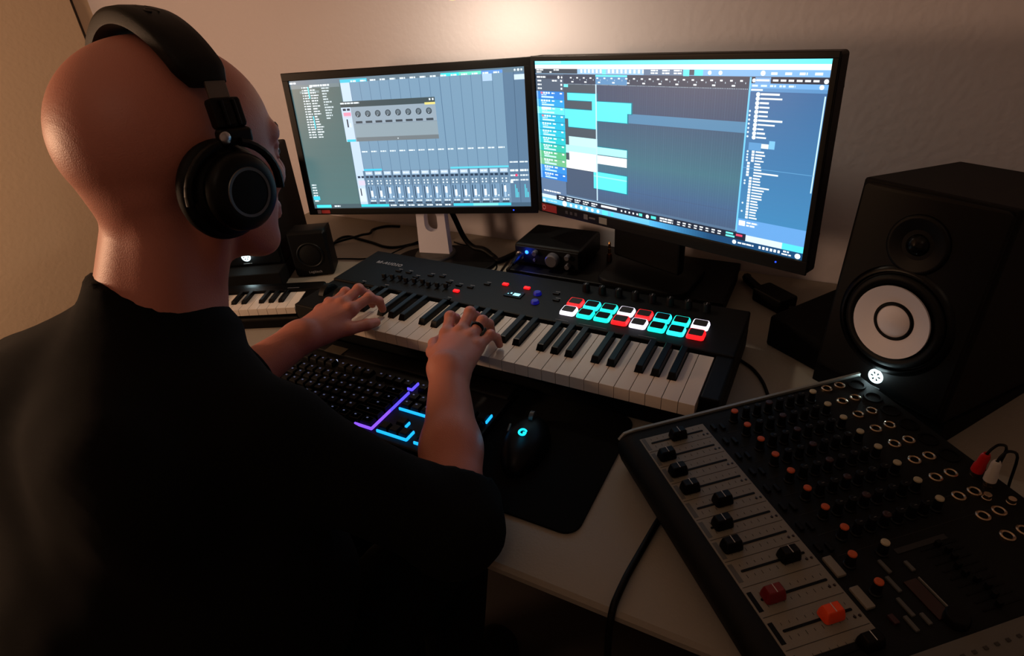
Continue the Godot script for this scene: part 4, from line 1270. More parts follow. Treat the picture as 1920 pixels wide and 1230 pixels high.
# ---------------------------------------------------------------- mixing desk
func build_mixer() -> void:
	var yaw := -0.8332
	var bas := Basis(Vector3(0.67251, 0, 0.74009), Vector3(-0.00969, 0.99991, 0.00881), Vector3(-0.74002, -0.0131, 0.67245)).orthonormalized()
	var t := thing("mixing_desk", "black and pale grey mixing desk with rows of knobs and faders at right", "mixing desk", K(-0.0348, -0.01, 0.0863), bas)
	var dark := grained(mat("mixer_dark", Color(0.062, 0.064, 0.065), 0.62), 60.0, 0.01)
	var pale := grained(mat("mixer_pale", Color(0.44, 0.42, 0.38), 0.55), 60.0, 0.006)
	var rail := mat("mixer_rail", Color(0.46, 0.46, 0.44), 0.4, 0.2)
	var black := mat("mixer_black", Color(0.012, 0.012, 0.012), 0.6)
	var print_ := mat("mixer_print", Color(0.28, 0.28, 0.27), 0.6)
	var ink := mat("mixer_ink", Color(0.16, 0.15, 0.13), 0.7)
	var P := 0.0008
	# chassis: side profile (z, y) pushed along x; rounded front lip, low back
	var prof := PackedVector2Array()
	for q in [[-0.340, -0.050], [-0.340, 0.0], [0.012, 0.0], [0.022, -0.001], [0.030, -0.005], [0.035, -0.013], [0.036, -0.022], [0.030, -0.044], [0.022, -0.0545], [-0.05, -0.0555], [-0.33, -0.0505]]:
		prof.append(Vector2(q[1], q[0]))
	var s := Shape.new().prism(prof, -0.029, 0.324, 0.0)
	part(t, "chassis", s.moved(Transform3D(Basis(Vector3(0, 1, 0), Vector3(1, 0, 0), Vector3(0, 0, 1)), Vector3.ZERO)).mesh(35.0), dark)
	var sp := PackedVector2Array()
	for q in [[-0.342, -0.048], [-0.342, 0.004], [0.012, 0.003], [0.026, 0.0005], [0.034, -0.008], [0.030, -0.012], [0.02, -0.008], [-0.33, -0.006], [-0.33, -0.048]]:
		sp.append(Vector2(q[1], q[0]))
	for e in [[-0.0335, -0.0290], [0.324, 0.352]]:
		part(t, "side_rail", Shape.new().prism(sp, e[0], e[1], 0.0008).moved(Transform3D(Basis(Vector3(0, 1, 0), Vector3(1, 0, 0), Vector3(0, 0, 1)), Vector3.ZERO)).mesh(35.0), rail if e[0] < 0.0 else mat("rail_dim", Color(0.32, 0.31, 0.29), 0.5))
	var rp := Shape.new()
	for i in 26:
		rp.box(Vector3(0.338, 0.0042, -0.02 - i * 0.012), Vector3(0.003, 0.0006, 0.004))
	var marks := part(t, "rail_print", rp.mesh(), ink)
	marks.set_meta("kind", "stuff")
	part(t, "fader_panel", Shape.new().box(Vector3(0.143, 0.0, -0.034), Vector3(0.311, 0.0014, 0.092), 0.0005).mesh(), pale)
	# faders
	var us := []
	for i in 8: us.append(i * 0.0291)
	us.append(0.2375); us.append(0.2713); us.append(0.3045)
	var vs := [0.037, 0.006, 0.006, 0.006, 0.031, 0.013, 0.006, 0.054, 0.012, 0.050, 0.064]
	var slot := Shape.new().prism(Shape.rounded(0.0026, 0.074, 0.0012, 3), 0.0, 0.0006).mesh()
	var capm := Shape.new()
	# fader cap: waisted block, long across the slot
	var cap_o := Shape.rounded(0.0155, 0.0225, 0.0036, 4)
	capm.rings([capm.level(cap_o, 0.0), capm.level(capm.inset(cap_o, 0.0006), 0.005), capm.level(capm.inset(cap_o, 0.0024), 0.0112), capm.level(capm.inset(cap_o, 0.0036), 0.0124)])
	var cap_mesh := capm.mesh()
	var line := box_mesh(Vector3(0.0095, 0.0004, 0.0007), 0.0, Vector3(0, 0.0126, 0))
	for i in 11:
		part(t, "fader_slot", slot, black, Vector3(us[i], P, -0.036))
		var cm: Material = mat("cap_black", Color(0.016, 0.016, 0.018), 0.35)
		if i == 8: cm = mat("cap_red", Color(0.40, 0.02, 0.05), 0.35)
		if i == 9: cm = mat("cap_orange", Color(0.86, 0.25, 0.06), 0.35)
		var c := part(t, "fader_cap", cap_mesh, cm, Vector3(us[i], P + 0.0012, -vs[i]))
		part(c, "pointer", line, mat("pointer_white", Color(0.7, 0.7, 0.7), 0.5))
		part(t, "fader_stem", box_mesh(Vector3(0.0014, 0.003, 0.006)), black, Vector3(us[i], P + 0.0004, -vs[i]))
	# scale marks and thin dividing lines on the pale panel
	var sc := Shape.new()
	for i in 11:
		for k in 9:
			sc.box(Vector3(us[i] + 0.0068, P + 0.0001, -0.002 - k * 0.0086), Vector3(0.004 if k % 2 == 0 else 0.0025, 0.0002, 0.0005))
			sc.box(Vector3(us[i] - 0.0068, P + 0.0001, -0.002 - k * 0.0086), Vector3(0.0025, 0.0002, 0.0005))
		if i < 10:
			sc.box(Vector3((us[i] + us[i + 1]) / 2, P + 0.0001, -0.034), Vector3(0.0005, 0.0002, 0.088))
	var scale_marks := part(t, "scale_print", sc.mesh(), ink)
	scale_marks.set_meta("kind", "stuff")
	for i in 10:
		for k in 2:
			part(t, "indicator", Shape.new().lathe([Vector2(0.0016, 0), Vector2(0.0012, 0.0009)], 8).mesh(), mat("led_off", Color(0.10, 0.03, 0.03), 0.4), Vector3(us[i] + 0.0075, P, -0.070 - k * 0.0055))
	for i in 11:
		part(t, "label_strip", box_mesh(Vector3(0.022, 0.0003, 0.005)), print_ if i < 8 else black, Vector3(us[i], P, 0.0075))
	# round buttons beside the faders, then the dark knob field
	var btn := Shape.new().box(Vector3(0, 0.002, 0), Vector3(0.011, 0.004, 0.005), 0.001).mesh()
	for i in 8:
		part(t, "mute_button", btn, mat("button_dark", Color(0.03, 0.03, 0.033), 0.45), Vector3(us[i], P - 0.0008, -0.089))
		part(t, "mute_button", btn, mats["button_dark"], Vector3(us[i] + 0.003, P - 0.0008, -0.100))
	var knob := Shape.new().lathe([Vector2(0.0062, 0.0), Vector2(0.0062, 0.002), Vector2(0.0050, 0.003), Vector2(0.0044, 0.0155), Vector2(0.0036, 0.0165)], 14).mesh()
	var kcap := Shape.new().lathe([Vector2(0.0045, 0.0), Vector2(0.0043, 0.0016), Vector2(0.0030, 0.0021)], 14).mesh()
	var kp := box_mesh(Vector3(0.0009, 0.0004, 0.0032), 0.0, Vector3(0, 0.0022, -0.0018))
	var body := mat("knob_blue_grey", Color(0.045, 0.052, 0.066), 0.5)
	var body2 := mat("knob_dark", Color(0.020, 0.020, 0.022), 0.5)
	var orange := mat("knob_orange", Color(0.68, 0.28, 0.10), 0.6)
	var white := mat("knob_white", Color(0.62, 0.58, 0.48), 0.6)
	var kred := mat("knob_maroon", Color(0.16, 0.04, 0.04), 0.5)
	var rows := [[0.121, orange], [0.139, body2], [0.156, body2], [0.173, kred], [0.190, body], [0.207, body], [0.223, body2], [0.2405, white]]
	for i in 8:
		for r in rows:
			var k := part(t, "knob", knob, body if r[1] in [orange, white, body] else body2, Vector3(us[i] - 0.004, 0, -r[0]))
			var c := part(k, "knob_cap", kcap, r[1], Vector3(0, 0.0165, 0))
			if r[1] != orange and r[1] != white:
				part(k, "pointer", kp, print_, Vector3(0, 0.0165, 0))
	for q in [[0.230, 0.105, orange], [0.2635, 0.106, orange], [0.2285, 0.145, white]]:
		var k := part(t, "knob", knob, body, Vector3(q[0], 0, -q[1]))
		part(k, "knob_cap", kcap, q[2], Vector3(0, 0.0165, 0))
	# jack sockets in two rows with bright collars
	var collar := Shape.new().ring([Vector2(0.0046, 0.0), Vector2(0.0044, 0.0026), Vector2(0.0058, 0.0034), Vector2(0.0072, 0.0026), Vector2(0.0076, 0.0)], 20).mesh()
	var pit := Shape.new().lathe([Vector2(0.0047, 0.0), Vector2(0.0047, 0.0006)], 16).mesh()
	var nut := mat("socket_chrome", Color(0.75, 0.66, 0.55), 0.25, 1.0)
	for i in 10:
		for v in [0.277, 0.298]:
			var uu: float = -0.0185 + i * 0.0303 if i < 8 else 0.2234 + (i - 8) * 0.0277
			var j := part(t, "jack_socket", collar, nut, Vector3(uu, 0, -v))
			part(j, "socket_hole", pit, black)
	for i in 6:
		var x := part(t, "round_socket", Shape.new().ring([Vector2(0.009, 0.0), Vector2(0.009, 0.002), Vector2(0.0115, 0.002), Vector2(0.012, 0.0)], 24).mesh(), mats["button_dark"], Vector3(-0.012 + i * 0.0303, 0, -0.321))
		part(x, "socket_hole", Shape.new().lathe([Vector2(0.009, 0.0), Vector2(0.009, 0.0006)], 20).mesh(), black)
	for q in [[0.175, 0.318], [0.1915, 0.318], [0.206, 0.300], [0.219, 0.318]]:
		var c := part(t, "phono_socket", Shape.new().lathe([Vector2(0.0048, 0), Vector2(0.0048, 0.004), Vector2(0.0040, 0.0045), Vector2(0.0040, 0.009), Vector2(0.0034, 0.0092)], 16).mesh(), nut, Vector3(q[0], 0, -q[1]))
	# dividing lines on the dark panel
	for i in 9:
		part(t, "printed_line", box_mesh(Vector3(0.0005, 0.0003, 0.20)), mat("line_dim", Color(0.09, 0.09, 0.09), 0.7), Vector3(us[i] - 0.0146 if i < 8 else 0.2175, 0.0001, -0.20))
	# master section
	for q in [[0.228, 0.0885], [0.265, 0.0895]]:
		part(t, "wide_button", Shape.new().box(Vector3(0, 0.002, 0), Vector3(0.024, 0.004, 0.010), 0.001).mesh(), pale, Vector3(q[0], 0, -q[1]))
	part(t, "display_window", Shape.new().box(Vector3(0, 0.0012, 0), Vector3(0.042, 0.0024, 0.015), 0.0006).mesh(), mat("display_red", Color(0.12, 0.008, 0.012), 0.2), Vector3(0.284, 0, -0.1455))
	part(t, "display_rim", box_mesh(Vector3(0.042, 0.0026, 0.0012)), rail, Vector3(0.284, 0.0012, -0.1560))
	for q in [[0.243, 0.135, 0.016], [0.262, 0.128, 0.018], [0.285, 0.120, 0.020], [0.300, 0.112, 0.016], [0.250, 0.158, 0.012], [0.300, 0.128, 0.012]]:
		part(t, "button", Shape.new().box(Vector3(0, 0.0015, 0), Vector3(q[2], 0.003, 0.0042), 0.0008).mesh(), print_, Vector3(q[0], 0, -q[1]))
	part(t, "push_button", Shape.new().box(Vector3(0, 0.002, 0), Vector3(0.010, 0.004, 0.006), 0.001).mesh(), mat("button_maroon", Color(0.16, 0.03, 0.06), 0.4), Vector3(0.292, 0, -0.100))
	var dial := part(t, "encoder", Shape.new().lathe([Vector2(0.011, 0), Vector2(0.0105, 0.008), Vector2(0.009, 0.010)], 24).mesh(), body2, Vector3(0.309, 0, -0.152))
	# graphic equaliser: short vertical sliders
	for i in 9:
		part(t, "slider_slot", Shape.new().prism(Shape.rounded(0.0022, 0.044, 0.001, 3), 0.0, 0.0005).mesh(), black, Vector3(0.2385 + i * 0.0088, 0.0001, -0.205))
		part(t, "slider_cap", Shape.new().box(Vector3(0, 0.004, 0), Vector3(0.0050, 0.008, 0.006), 0.0012).mesh(), body2, Vector3(0.2385 + i * 0.0088, 0.0003, -0.203 - 0.004 * sin(i * 1.3)))
	for k in 3:
		part(t, "meter_strip", box_mesh(Vector3(0.006, 0.0012, 0.062)), mats["line_dim"], Vector3(0.2315 - 0.0 * k, 0.0004, -0.19)).visible = k == 0
	# red and white phono plugs standing in the desk
	for q in [["red", Color(0.72, 0.05, 0.05), 0.175, "red phono plug standing in the back of the mixing desk"], ["white", Color(0.72, 0.70, 0.68), 0.1915, "white phono plug standing beside the red one in the mixing desk"]]:
		var base := t.transform * Vector3(q[2], 0.0045, -0.318)
		var g := thing("phono_plug", q[3], "plug", base, bas * Basis(Vector3.FORWARD, 0.1 if q[0] == "red" else -0.02))
		part(g, "grip", Shape.new().ring([Vector2(0.0052, 0.0055), Vector2(0.0064, 0.006), Vector2(0.0064, 0.014), Vector2(0.0052, 0.019), Vector2(0.0050, 0.030), Vector2(0.0034, 0.034), Vector2(0.0020, 0.034), Vector2(0.002, 0.0055)], 18).mesh(), mat("phono_" + q[0], q[1], 0.45))
		part(g, "collar", Shape.new().ring([Vector2(0.0046, 0.0), Vector2(0.0054, 0.0004), Vector2(0.0054, 0.0065), Vector2(0.0046, 0.0065)], 18).mesh(), nut)
		part(g, "cord", Shape.new().tube(PackedVector3Array([Vector3(0, 0.033, 0), Vector3(0.0, 0.041, -0.003), Vector3(-0.001, 0.043, -0.014), Vector3(-0.002, 0.028, -0.032), Vector3(-0.003, -0.02, -0.040), Vector3(-0.004, -0.048, -0.052)]), 0.0016, 6, 4).mesh(), mat("cord_black", Color(0.012, 0.012, 0.012), 0.5))

# ---------------------------------------------------------------- loose cables
func cable(called: String, label: String, r: float, pts: Array, h := -0.07) -> void:
	var o := Vector3(pts[0][0], 0, pts[0][1])
	var p := PackedVector3Array()
	for q in pts:
		p.append(K(q[0], h + r + 0.0004 + (q[2] if q.size() > 2 else 0.0), q[1]) - K(o.x, -0.07, o.z))
	single(called, label, "cable", Shape.new().tube(p, r, 8, 6).mesh(60.0), mat("cord_black", Color(0.012, 0.012, 0.012), 0.5), K(o.x, -0.07, o.z))

func build_cables() -> void:
	cable("cable", "thick black cable coming out from under the mixing desk over the desk's front edge", 0.0042, [[0.03, 0.05], [0.012, 0.10], [-0.001, 0.146], [-0.009, 0.208], [-0.013, 0.245, 0.0005], [-0.0145, 0.262, -0.001], [-0.0155, 0.276, -0.003], [-0.016, 0.288, -0.006], [-0.016, 0.298, -0.022], [-0.016, 0.304, -0.06], [-0.012, 0.32, -0.2], [0.0, 0.34, -0.42]])
	cable("cable", "thin black cable curving from the big keyboard's right end to the mixing desk", 0.0028, [[-0.02, -0.325], [0.005, -0.27], [0.024, -0.241], [0.049, -0.22], [0.070, -0.188], [0.085, -0.148], [0.098, -0.11]])
	cable("cable", "black cable from the small desktop speaker running behind the left monitor's foot", 0.0035, [[-1.03, -0.36], [-1.06, -0.44], [-1.045, -0.468], [-1.00, -0.462], [-0.947, -0.453], [-0.90, -0.442], [-0.862, -0.452], [-0.82, -0.50], [-0.76, -0.54]])
	cable("cable", "black cable looping up beside the wall behind the small desktop speaker", 0.0035, [[-1.06, -0.405], [-1.03, -0.43, 0.006], [-1.002, -0.447, 0.012], [-0.992, -0.465, 0.0125], [-0.983, -0.485, 0.010], [-1.011, -0.532], [-0.99, -0.565], [-0.95, -0.575]])
	cable("cable", "thin black cable sagging between the small desktop speaker and the left monitor's foot", 0.0018, [[-0.985, -0.33], [-0.979, -0.338], [-0.94, -0.352], [-0.908, -0.362], [-0.875, -0.385], [-0.86, -0.40], [-0.845, -0.43, 0.004], [-0.82, -0.49, 0.009], [-0.80, -0.53]])
	cable("cable", "thin black cable curving across the desk right of the silver monitor column", 0.0018, [[-0.74, -0.53], [-0.703, -0.521], [-0.655, -0.527], [-0.62, -0.51], [-0.594, -0.481], [-0.562, -0.44], [-0.552, -0.41], [-0.545, -0.33]])
	# bundle hanging behind the silver column
	cable("cable", "thick black cable hanging down behind the silver monitor column to the desk", 0.007, [[-0.700, -0.475, 0.11], [-0.690, -0.478, 0.08], [-0.672, -0.48, 0.035], [-0.648, -0.48, 0.013], [-0.615, -0.475, 0.012], [-0.585, -0.47], [-0.56, -0.46], [-0.53, -0.56]])
	cable("cable", "bundle of black cables behind the right monitor leading to the power brick", 0.009, [[-0.012, -0.55], [-0.01, -0.535, 0.004], [0.012, -0.50, 0.006], [0.04, -0.47, 0.004], [0.05, -0.462]])
	var t := thing("power_brick", "black power brick lying between the right monitor and the big right speaker", "power supply", K(0.052, -0.07, -0.462), turn(0.9))
	part(t, "case", Shape.new().prism(Shape.rounded(0.045, 0.075, 0.006, 4), 0.0006, 0.030, 0.004).mesh(), mat("brick_black", Color(0.014, 0.014, 0.014), 0.5))
	part(t, "strain_relief", Shape.new().tube(PackedVector3Array([Vector3(0, 0.014, 0.036), Vector3(0, 0.013, 0.050), Vector3(0.004, 0.010, 0.062)]), 0.004, 8, 3).mesh(), mats["cord_black"])

# ---------------------------------------------------------------- the man at the desk
# Signed distance field of tapered capsules and ellipsoids, meshed as surface nets in the cells near the surface.
class Field:
	var kind := PackedInt32Array()      # 0 capsule, 1 ellipsoid, 2 carved ellipsoid, 3 capsule cut by a plane
	var a := PackedVector3Array()
	var b := PackedVector3Array()
	var ra := PackedFloat32Array()
	var rb := PackedFloat32Array()
	var k := PackedFloat32Array()
	var inv: Array[Basis] = []
	var cutp := PackedVector3Array()
	var cutn := PackedVector3Array()
	var bumps: FastNoiseLite
	var bump_depth := 0.0
	func put(kd: int, pa: Vector3, pb: Vector3, r0: float, r1: float, kk: float, bs := Basis(), cp := Vector3.ZERO, cn := Vector3.ZERO) -> void:
		kind.append(kd); a.append(pa); b.append(pb); ra.append(r0); rb.append(r1); k.append(kk); inv.append(bs); cutp.append(cp); cutn.append(cn)
	func bone(pa: Vector3, pb: Vector3, r0: float, r1: float, kk := 0.012) -> void:
		put(0, pa, pb, r0, r1, kk)
	func blob(c: Vector3, r: Vector3, kk := 0.015, bs := Basis()) -> void:
		put(1, c, r, 0, 0, kk, bs.inverse())
	func carve(c: Vector3, r: Vector3, kk := 0.008, bs := Basis()) -> void:
		put(2, c, r, 0, 0, kk, bs.inverse())
	func cut_bone(pa: Vector3, pb: Vector3, r0: float, r1: float, kk: float, cp: Vector3, cn: Vector3) -> void:
		put(3, pa, pb, r0, r1, kk, Basis(), cp, cn.normalized())
	func one(i: int, p: Vector3) -> float:
		var kd := kind[i]
		if kd == 0 or kd == 3:
			var ba := b[i] - a[i]
			var pa := p - a[i]
			var h := clampf(pa.dot(ba) / ba.dot(ba), 0.0, 1.0)
			var d := (pa - ba * h).length() - lerpf(ra[i], rb[i], h)
			if kd == 3:
				d = maxf(d, (p - cutp[i]).dot(cutn[i]))
			return d
		var q := inv[i] * (p - a[i])
		var r := b[i]
		var k0 := (q / r).length()
		var k1 := (q / (r * r)).length()
		return k0 * (k0 - 1.0) / maxf(k1, 1e-6)
	func at(p: Vector3, ids: PackedInt32Array) -> float:
		var d := 1.0
		for i in ids:
			var e := one(i, p)
			var kk := k[i]
			if kind[i] == 2:
				var h := clampf(0.5 - 0.5 * (d + e) / kk, 0.0, 1.0)
				d = lerpf(d, -e, h) + kk * h * (1.0 - h)
			else:
				var h := maxf(kk - absf(d - e), 0.0) / kk
				d = minf(d, e) - h * h * kk * 0.25
		if bump_depth > 0.0:
			d += bumps.get_noise_3dv(p) * bump_depth
		return d
	func nets(lo: Vector3, hi: Vector3, cell: float, pos: PackedVector3Array, nor: PackedVector3Array) -> void:
		var B := 6
		var nb := Vector3i(((hi - lo) / (cell * B)).ceil())
		var n := nb * B + Vector3i.ONE
		var val := PackedFloat32Array()
		val.resize(n.x * n.y * n.z)
		val.fill(1.0)
		var sx := 1
		var sy := n.x
		var sz := n.x * n.y
		var active: Array[Vector3i] = []
		var all := PackedInt32Array(range(kind.size()))
		var rad := cell * B * 0.87
		for bz in nb.z:
			for by in nb.y:
				for bx in nb.x:
					var c := lo + (Vector3(bx, by, bz) + Vector3.ONE * 0.5) * cell * B
					var ids := PackedInt32Array()
					var dmin := 1.0
					for i in all:
						var e := one(i, c)
						if kind[i] == 2:
							if e < rad * 1.6 + k[i]: ids.append(i)
							continue
						dmin = minf(dmin, e)
						if e < rad * 2.0 + k[i] + 0.01:
							ids.append(i)
					if dmin > rad * 1.4 + 0.03:
						continue
					var d := at(c, ids)
					if absf(d) > rad * 1.5 + 0.008:
						if d < 0.0:
							for z in range(bz * B, bz * B + B + 1):
								for y in range(by * B, by * B + B + 1):
									for x in range(bx * B, bx * B + B + 1):
										var q := x + y * sy + z * sz
										if val[q] == 1.0: val[q] = -1.0
						continue
					active.append(Vector3i(bx, by, bz))
					for z in range(bz * B, bz * B + B + 1):
						for y in range(by * B, by * B + B + 1):
							for x in range(bx * B, bx * B + B + 1):
								var q := x + y * sy + z * sz
								if absf(val[q]) == 1.0:
									val[q] = at(lo + Vector3(x, y, z) * cell, ids)
		var vid := PackedInt32Array()
		vid.resize(val.size())
		vid.fill(-1)
		var vs := PackedVector3Array()
		var offs := [0, sx, sy, sx + sy, sz, sx + sz, sy + sz, sx + sy + sz]
		var cor: Array[Vector3] = [Vector3(0, 0, 0), Vector3(1, 0, 0), Vector3(0, 1, 0), Vector3(1, 1, 0), Vector3(0, 0, 1), Vector3(1, 0, 1), Vector3(0, 1, 1), Vector3(1, 1, 1)]
		var edges := [[0, 1], [2, 3], [4, 5], [6, 7], [0, 2], [1, 3], [4, 6], [5, 7], [0, 4], [1, 5], [2, 6], [3, 7]]
		for bl in active:
			for z in range(bl.z * B, bl.z * B + B):
				for y in range(bl.y * B, bl.y * B + B):
					for x in range(bl.x * B, bl.x * B + B):
						var q := x + y * sy + z * sz
						var m := 0
						for i in 8:
							if val[q + offs[i]] < 0.0: m += 1
						if m == 0 or m == 8:
							continue
						var s := Vector3.ZERO
						var cnt := 0
						for e in edges:
							var v0 := val[q + offs[e[0]]]
							var v1 := val[q + offs[e[1]]]
							if (v0 < 0.0) != (v1 < 0.0):
								s += cor[e[0]].lerp(cor[e[1]], v0 / (v0 - v1))
								cnt += 1
						vid[q] = vs.size()
						vs.append(lo + (Vector3(x, y, z) + s / cnt) * cell)
		var ns := PackedVector3Array()
		ns.resize(vs.size())
		var tris := PackedInt32Array()
		var axes := [[sx, sy, sz], [sy, sz, sx], [sz, sx, sy]]
		for bl in active:
			for z in range(bl.z * B, bl.z * B + B):
				for y in range(bl.y * B, bl.y * B + B):
					for x in range(bl.x * B, bl.x * B + B):
						var q := x + y * sy + z * sz
						for ax in 3:
							if (ax != 0 and x == 0) or (ax != 1 and y == 0) or (ax != 2 and z == 0):
								continue
							var w: Array = axes[ax]
							var v0 := val[q]
							var v1: float = val[q + w[0]]
							if (v0 < 0.0) == (v1 < 0.0):
								continue
							var i0: int = vid[q - w[1] - w[2]]
							var i1: int = vid[q - w[2]]
							var i2: int = vid[q]
							var i3: int = vid[q - w[1]]
							if i0 < 0 or i1 < 0 or i2 < 0 or i3 < 0:
								continue
							if v0 < 0.0:
								tris.append_array(PackedInt32Array([i0, i1, i2, i0, i2, i3]))
							else:
								tris.append_array(PackedInt32Array([i0, i2, i1, i0, i3, i2]))
		for i in range(0, tris.size(), 3):
			var f := (vs[tris[i + 1]] - vs[tris[i]]).cross(vs[tris[i + 2]] - vs[tris[i]])
			for j in 3:
				ns[tris[i + j]] += f
		for i in range(0, tris.size(), 3):
			for j in [0, 2, 1]:
				pos.append(vs[tris[i + j]])
				nor.append(ns[tris[i + j]].normalized())

func soup_mesh(pos: PackedVector3Array, nor: PackedVector3Array) -> ArrayMesh:
	var arr := []
	arr.resize(Mesh.ARRAY_MAX)
	arr[Mesh.ARRAY_VERTEX] = pos
	arr[Mesh.ARRAY_NORMAL] = nor
	var st := SurfaceTool.new()
	var am := ArrayMesh.new()
	am.add_surface_from_arrays(Mesh.PRIMITIVE_TRIANGLES, arr)
	st.create_from(am, 0)
	st.index()
	return st.commit()

var HEAD := Transform3D(turn(-0.09, -0.12, 0.03), K(-0.500, 0.391, 0.284))

# joints, relative to the keyboard corner
const J := {
	"neck_low": Vector3(-0.528, 0.243, 0.350), "chest": Vector3(-0.53, 0.07, 0.41), "belly": Vector3(-0.54, -0.12, 0.50), "pelvis": Vector3(-0.51, -0.285, 0.53),
	"sh_r": Vector3(-0.357, 0.110, 0.375), "el_r": Vector3(-0.205, -0.018, 0.305), "wr_r": Vector3(-0.340, 0.034, 0.096),
	"sh_l": Vector3(-0.712, 0.135, 0.43), "el_l": Vector3(-0.675, -0.005, 0.325), "wr_l": Vector3(-0.626, 0.034, 0.102),
	"hip_r": Vector3(-0.40, -0.31, 0.52), "hip_l": Vector3(-0.58, -0.31, 0.52), "kn_r": Vector3(-0.36, -0.27, 0.12), "kn_l": Vector3(-0.62, -0.27, 0.12),
	"an_r": Vector3(-0.37, -0.735, 0.20), "an_l": Vector3(-0.61, -0.735, 0.20)}
# fingers: knuckle, middle joint, end joint, tip, and radius
const HAND_R := [
	[Vector3(-0.3940, 0.0410, 0.0160), Vector3(-0.4100, 0.0470, -0.0220), Vector3(-0.4140, 0.0330, -0.0420), Vector3(-0.4130, 0.0145, -0.0490), 0.0088],
	[Vector3(-0.3710, 0.0460, 0.0090), Vector3(-0.3780, 0.0550, -0.0340), Vector3(-0.3800, 0.0370, -0.0540), Vector3(-0.3790, 0.0145, -0.0600), 0.0090],
	[Vector3(-0.3500, 0.0430, 0.0140), Vector3(-0.3500, 0.0490, -0.0260), Vector3(-0.3500, 0.0330, -0.0460), Vector3(-0.3500, 0.0115, -0.0510), 0.0086],
	[Vector3(-0.3320, 0.0360, 0.0240), Vector3(-0.3260, 0.0380, -0.0080), Vector3(-0.3240, 0.0250, -0.0230), Vector3(-0.3230, 0.0085, -0.0280), 0.0076],
	[Vector3(-0.3700, 0.0260, 0.0700), Vector3(-0.4020, 0.0210, 0.0460), Vector3(-0.4200, 0.0160, 0.0180), Vector3(-0.4250, 0.0098, -0.0040), 0.0100]]
const HAND_L := [
	[Vector3(-0.5939, 0.0470, 0.0141), Vector3(-0.5852, 0.0490, -0.0263), Vector3(-0.5808, 0.0340, -0.0446), Vector3(-0.5798, 0.0145, -0.0486), 0.0088],
	[Vector3(-0.6155, 0.0520, 0.0104), Vector3(-0.6126, 0.0580, -0.0324), Vector3(-0.6116, 0.0380, -0.0518), Vector3(-0.6109, 0.0145, -0.0568), 0.0090],
	[Vector3(-0.6344, 0.0500, 0.0167), Vector3(-0.6368, 0.0520, -0.0230), Vector3(-0.6385, 0.0330, -0.0408), Vector3(-0.6388, 0.0115, -0.0455), 0.0086],
	[Vector3(-0.6502, 0.0420, 0.0309), Vector3(-0.6594, 0.0400, 0.0005), Vector3(-0.6618, 0.0260, -0.0124), Vector3(-0.6628, 0.0085, -0.0160), 0.0076],
	[Vector3(-0.6054, 0.0280, 0.0713), Vector3(-0.5818, 0.0220, 0.0400), Vector3(-0.5692, 0.0165, 0.0102), Vector3(-0.5667, 0.0100, -0.0114), 0.0100]]

func j(n: String) -> Vector3:
	return J[n] + Vector3(0, LIFT, 0)

func hand_field(h: Array, wr: Vector3, el: Vector3) -> Field:
	var f := Field.new()
	var up := Vector3(0, LIFT, 0)
	var mid := wr.lerp(el, 0.55)
	f.bone(wr, mid, 0.0265, 0.038, 0.02)
	f.bone(mid, el, 0.038, 0.039, 0.02)
	var side: Vector3 = (h[3][0] - h[0][0]).normalized()
	f.bone(wr - side * 0.011, wr + side * 0.011, 0.0205, 0.0205, 0.02)
	# palm: metacarpal bars
	for i in 4:
		var k: Vector3 = h[i][0] + up
		var root := wr.lerp(k, 0.18) + side * (i - 1.5) * 0.006
		f.bone(root - Vector3(0, 0.004, 0), k - Vector3(0, 0.0045, 0), 0.0175, 0.0115 if i < 3 else 0.0105, 0.012)
		if i < 3:
			var k2: Vector3 = h[i + 1][0] + up
			f.bone(wr.lerp((k + k2) / 2, 0.35) - Vector3(0, 0.008, 0), (k + k2) / 2 - Vector3(0, 0.012, 0), 0.017, 0.011, 0.012)
		f.blob(k + Vector3(0, 0.0015, 0), Vector3(0.0095, 0.0085, 0.0105), 0.006)
	for i in 4:
		var r: float = h[i][4]
		f.bone(h[i][0] + up - Vector3(0, 0.003, 0), h[i][1] + up, r * 1.12, r * 1.02, 0.006)
		f.bone(h[i][1] + up, h[i][2] + up, r * 0.98, r * 0.90, 0.0035)
		f.bone(h[i][2] + up, h[i][3] + up, r * 0.90, r * 0.80, 0.0035)
		f.blob(h[i][1] + up + Vector3(0, 0.001, -0.001), Vector3.ONE * r * 1.06, 0.004)
	# thumb with its ball
	var t: Array = h[4]
	f.bone(wr.lerp(t[0] + up, 0.5) - Vector3(0, 0.004, 0), t[0] + up, 0.017, 0.0175, 0.012)
	f.bone(t[0] + up, t[1] + up, 0.0165, 0.0118, 0.012)
	f.bone(t[1] + up, t[2] + up, 0.0112, 0.0100, 0.004)
	f.bone(t[2] + up, t[3] + up, 0.0100, 0.0082, 0.004)
	return f

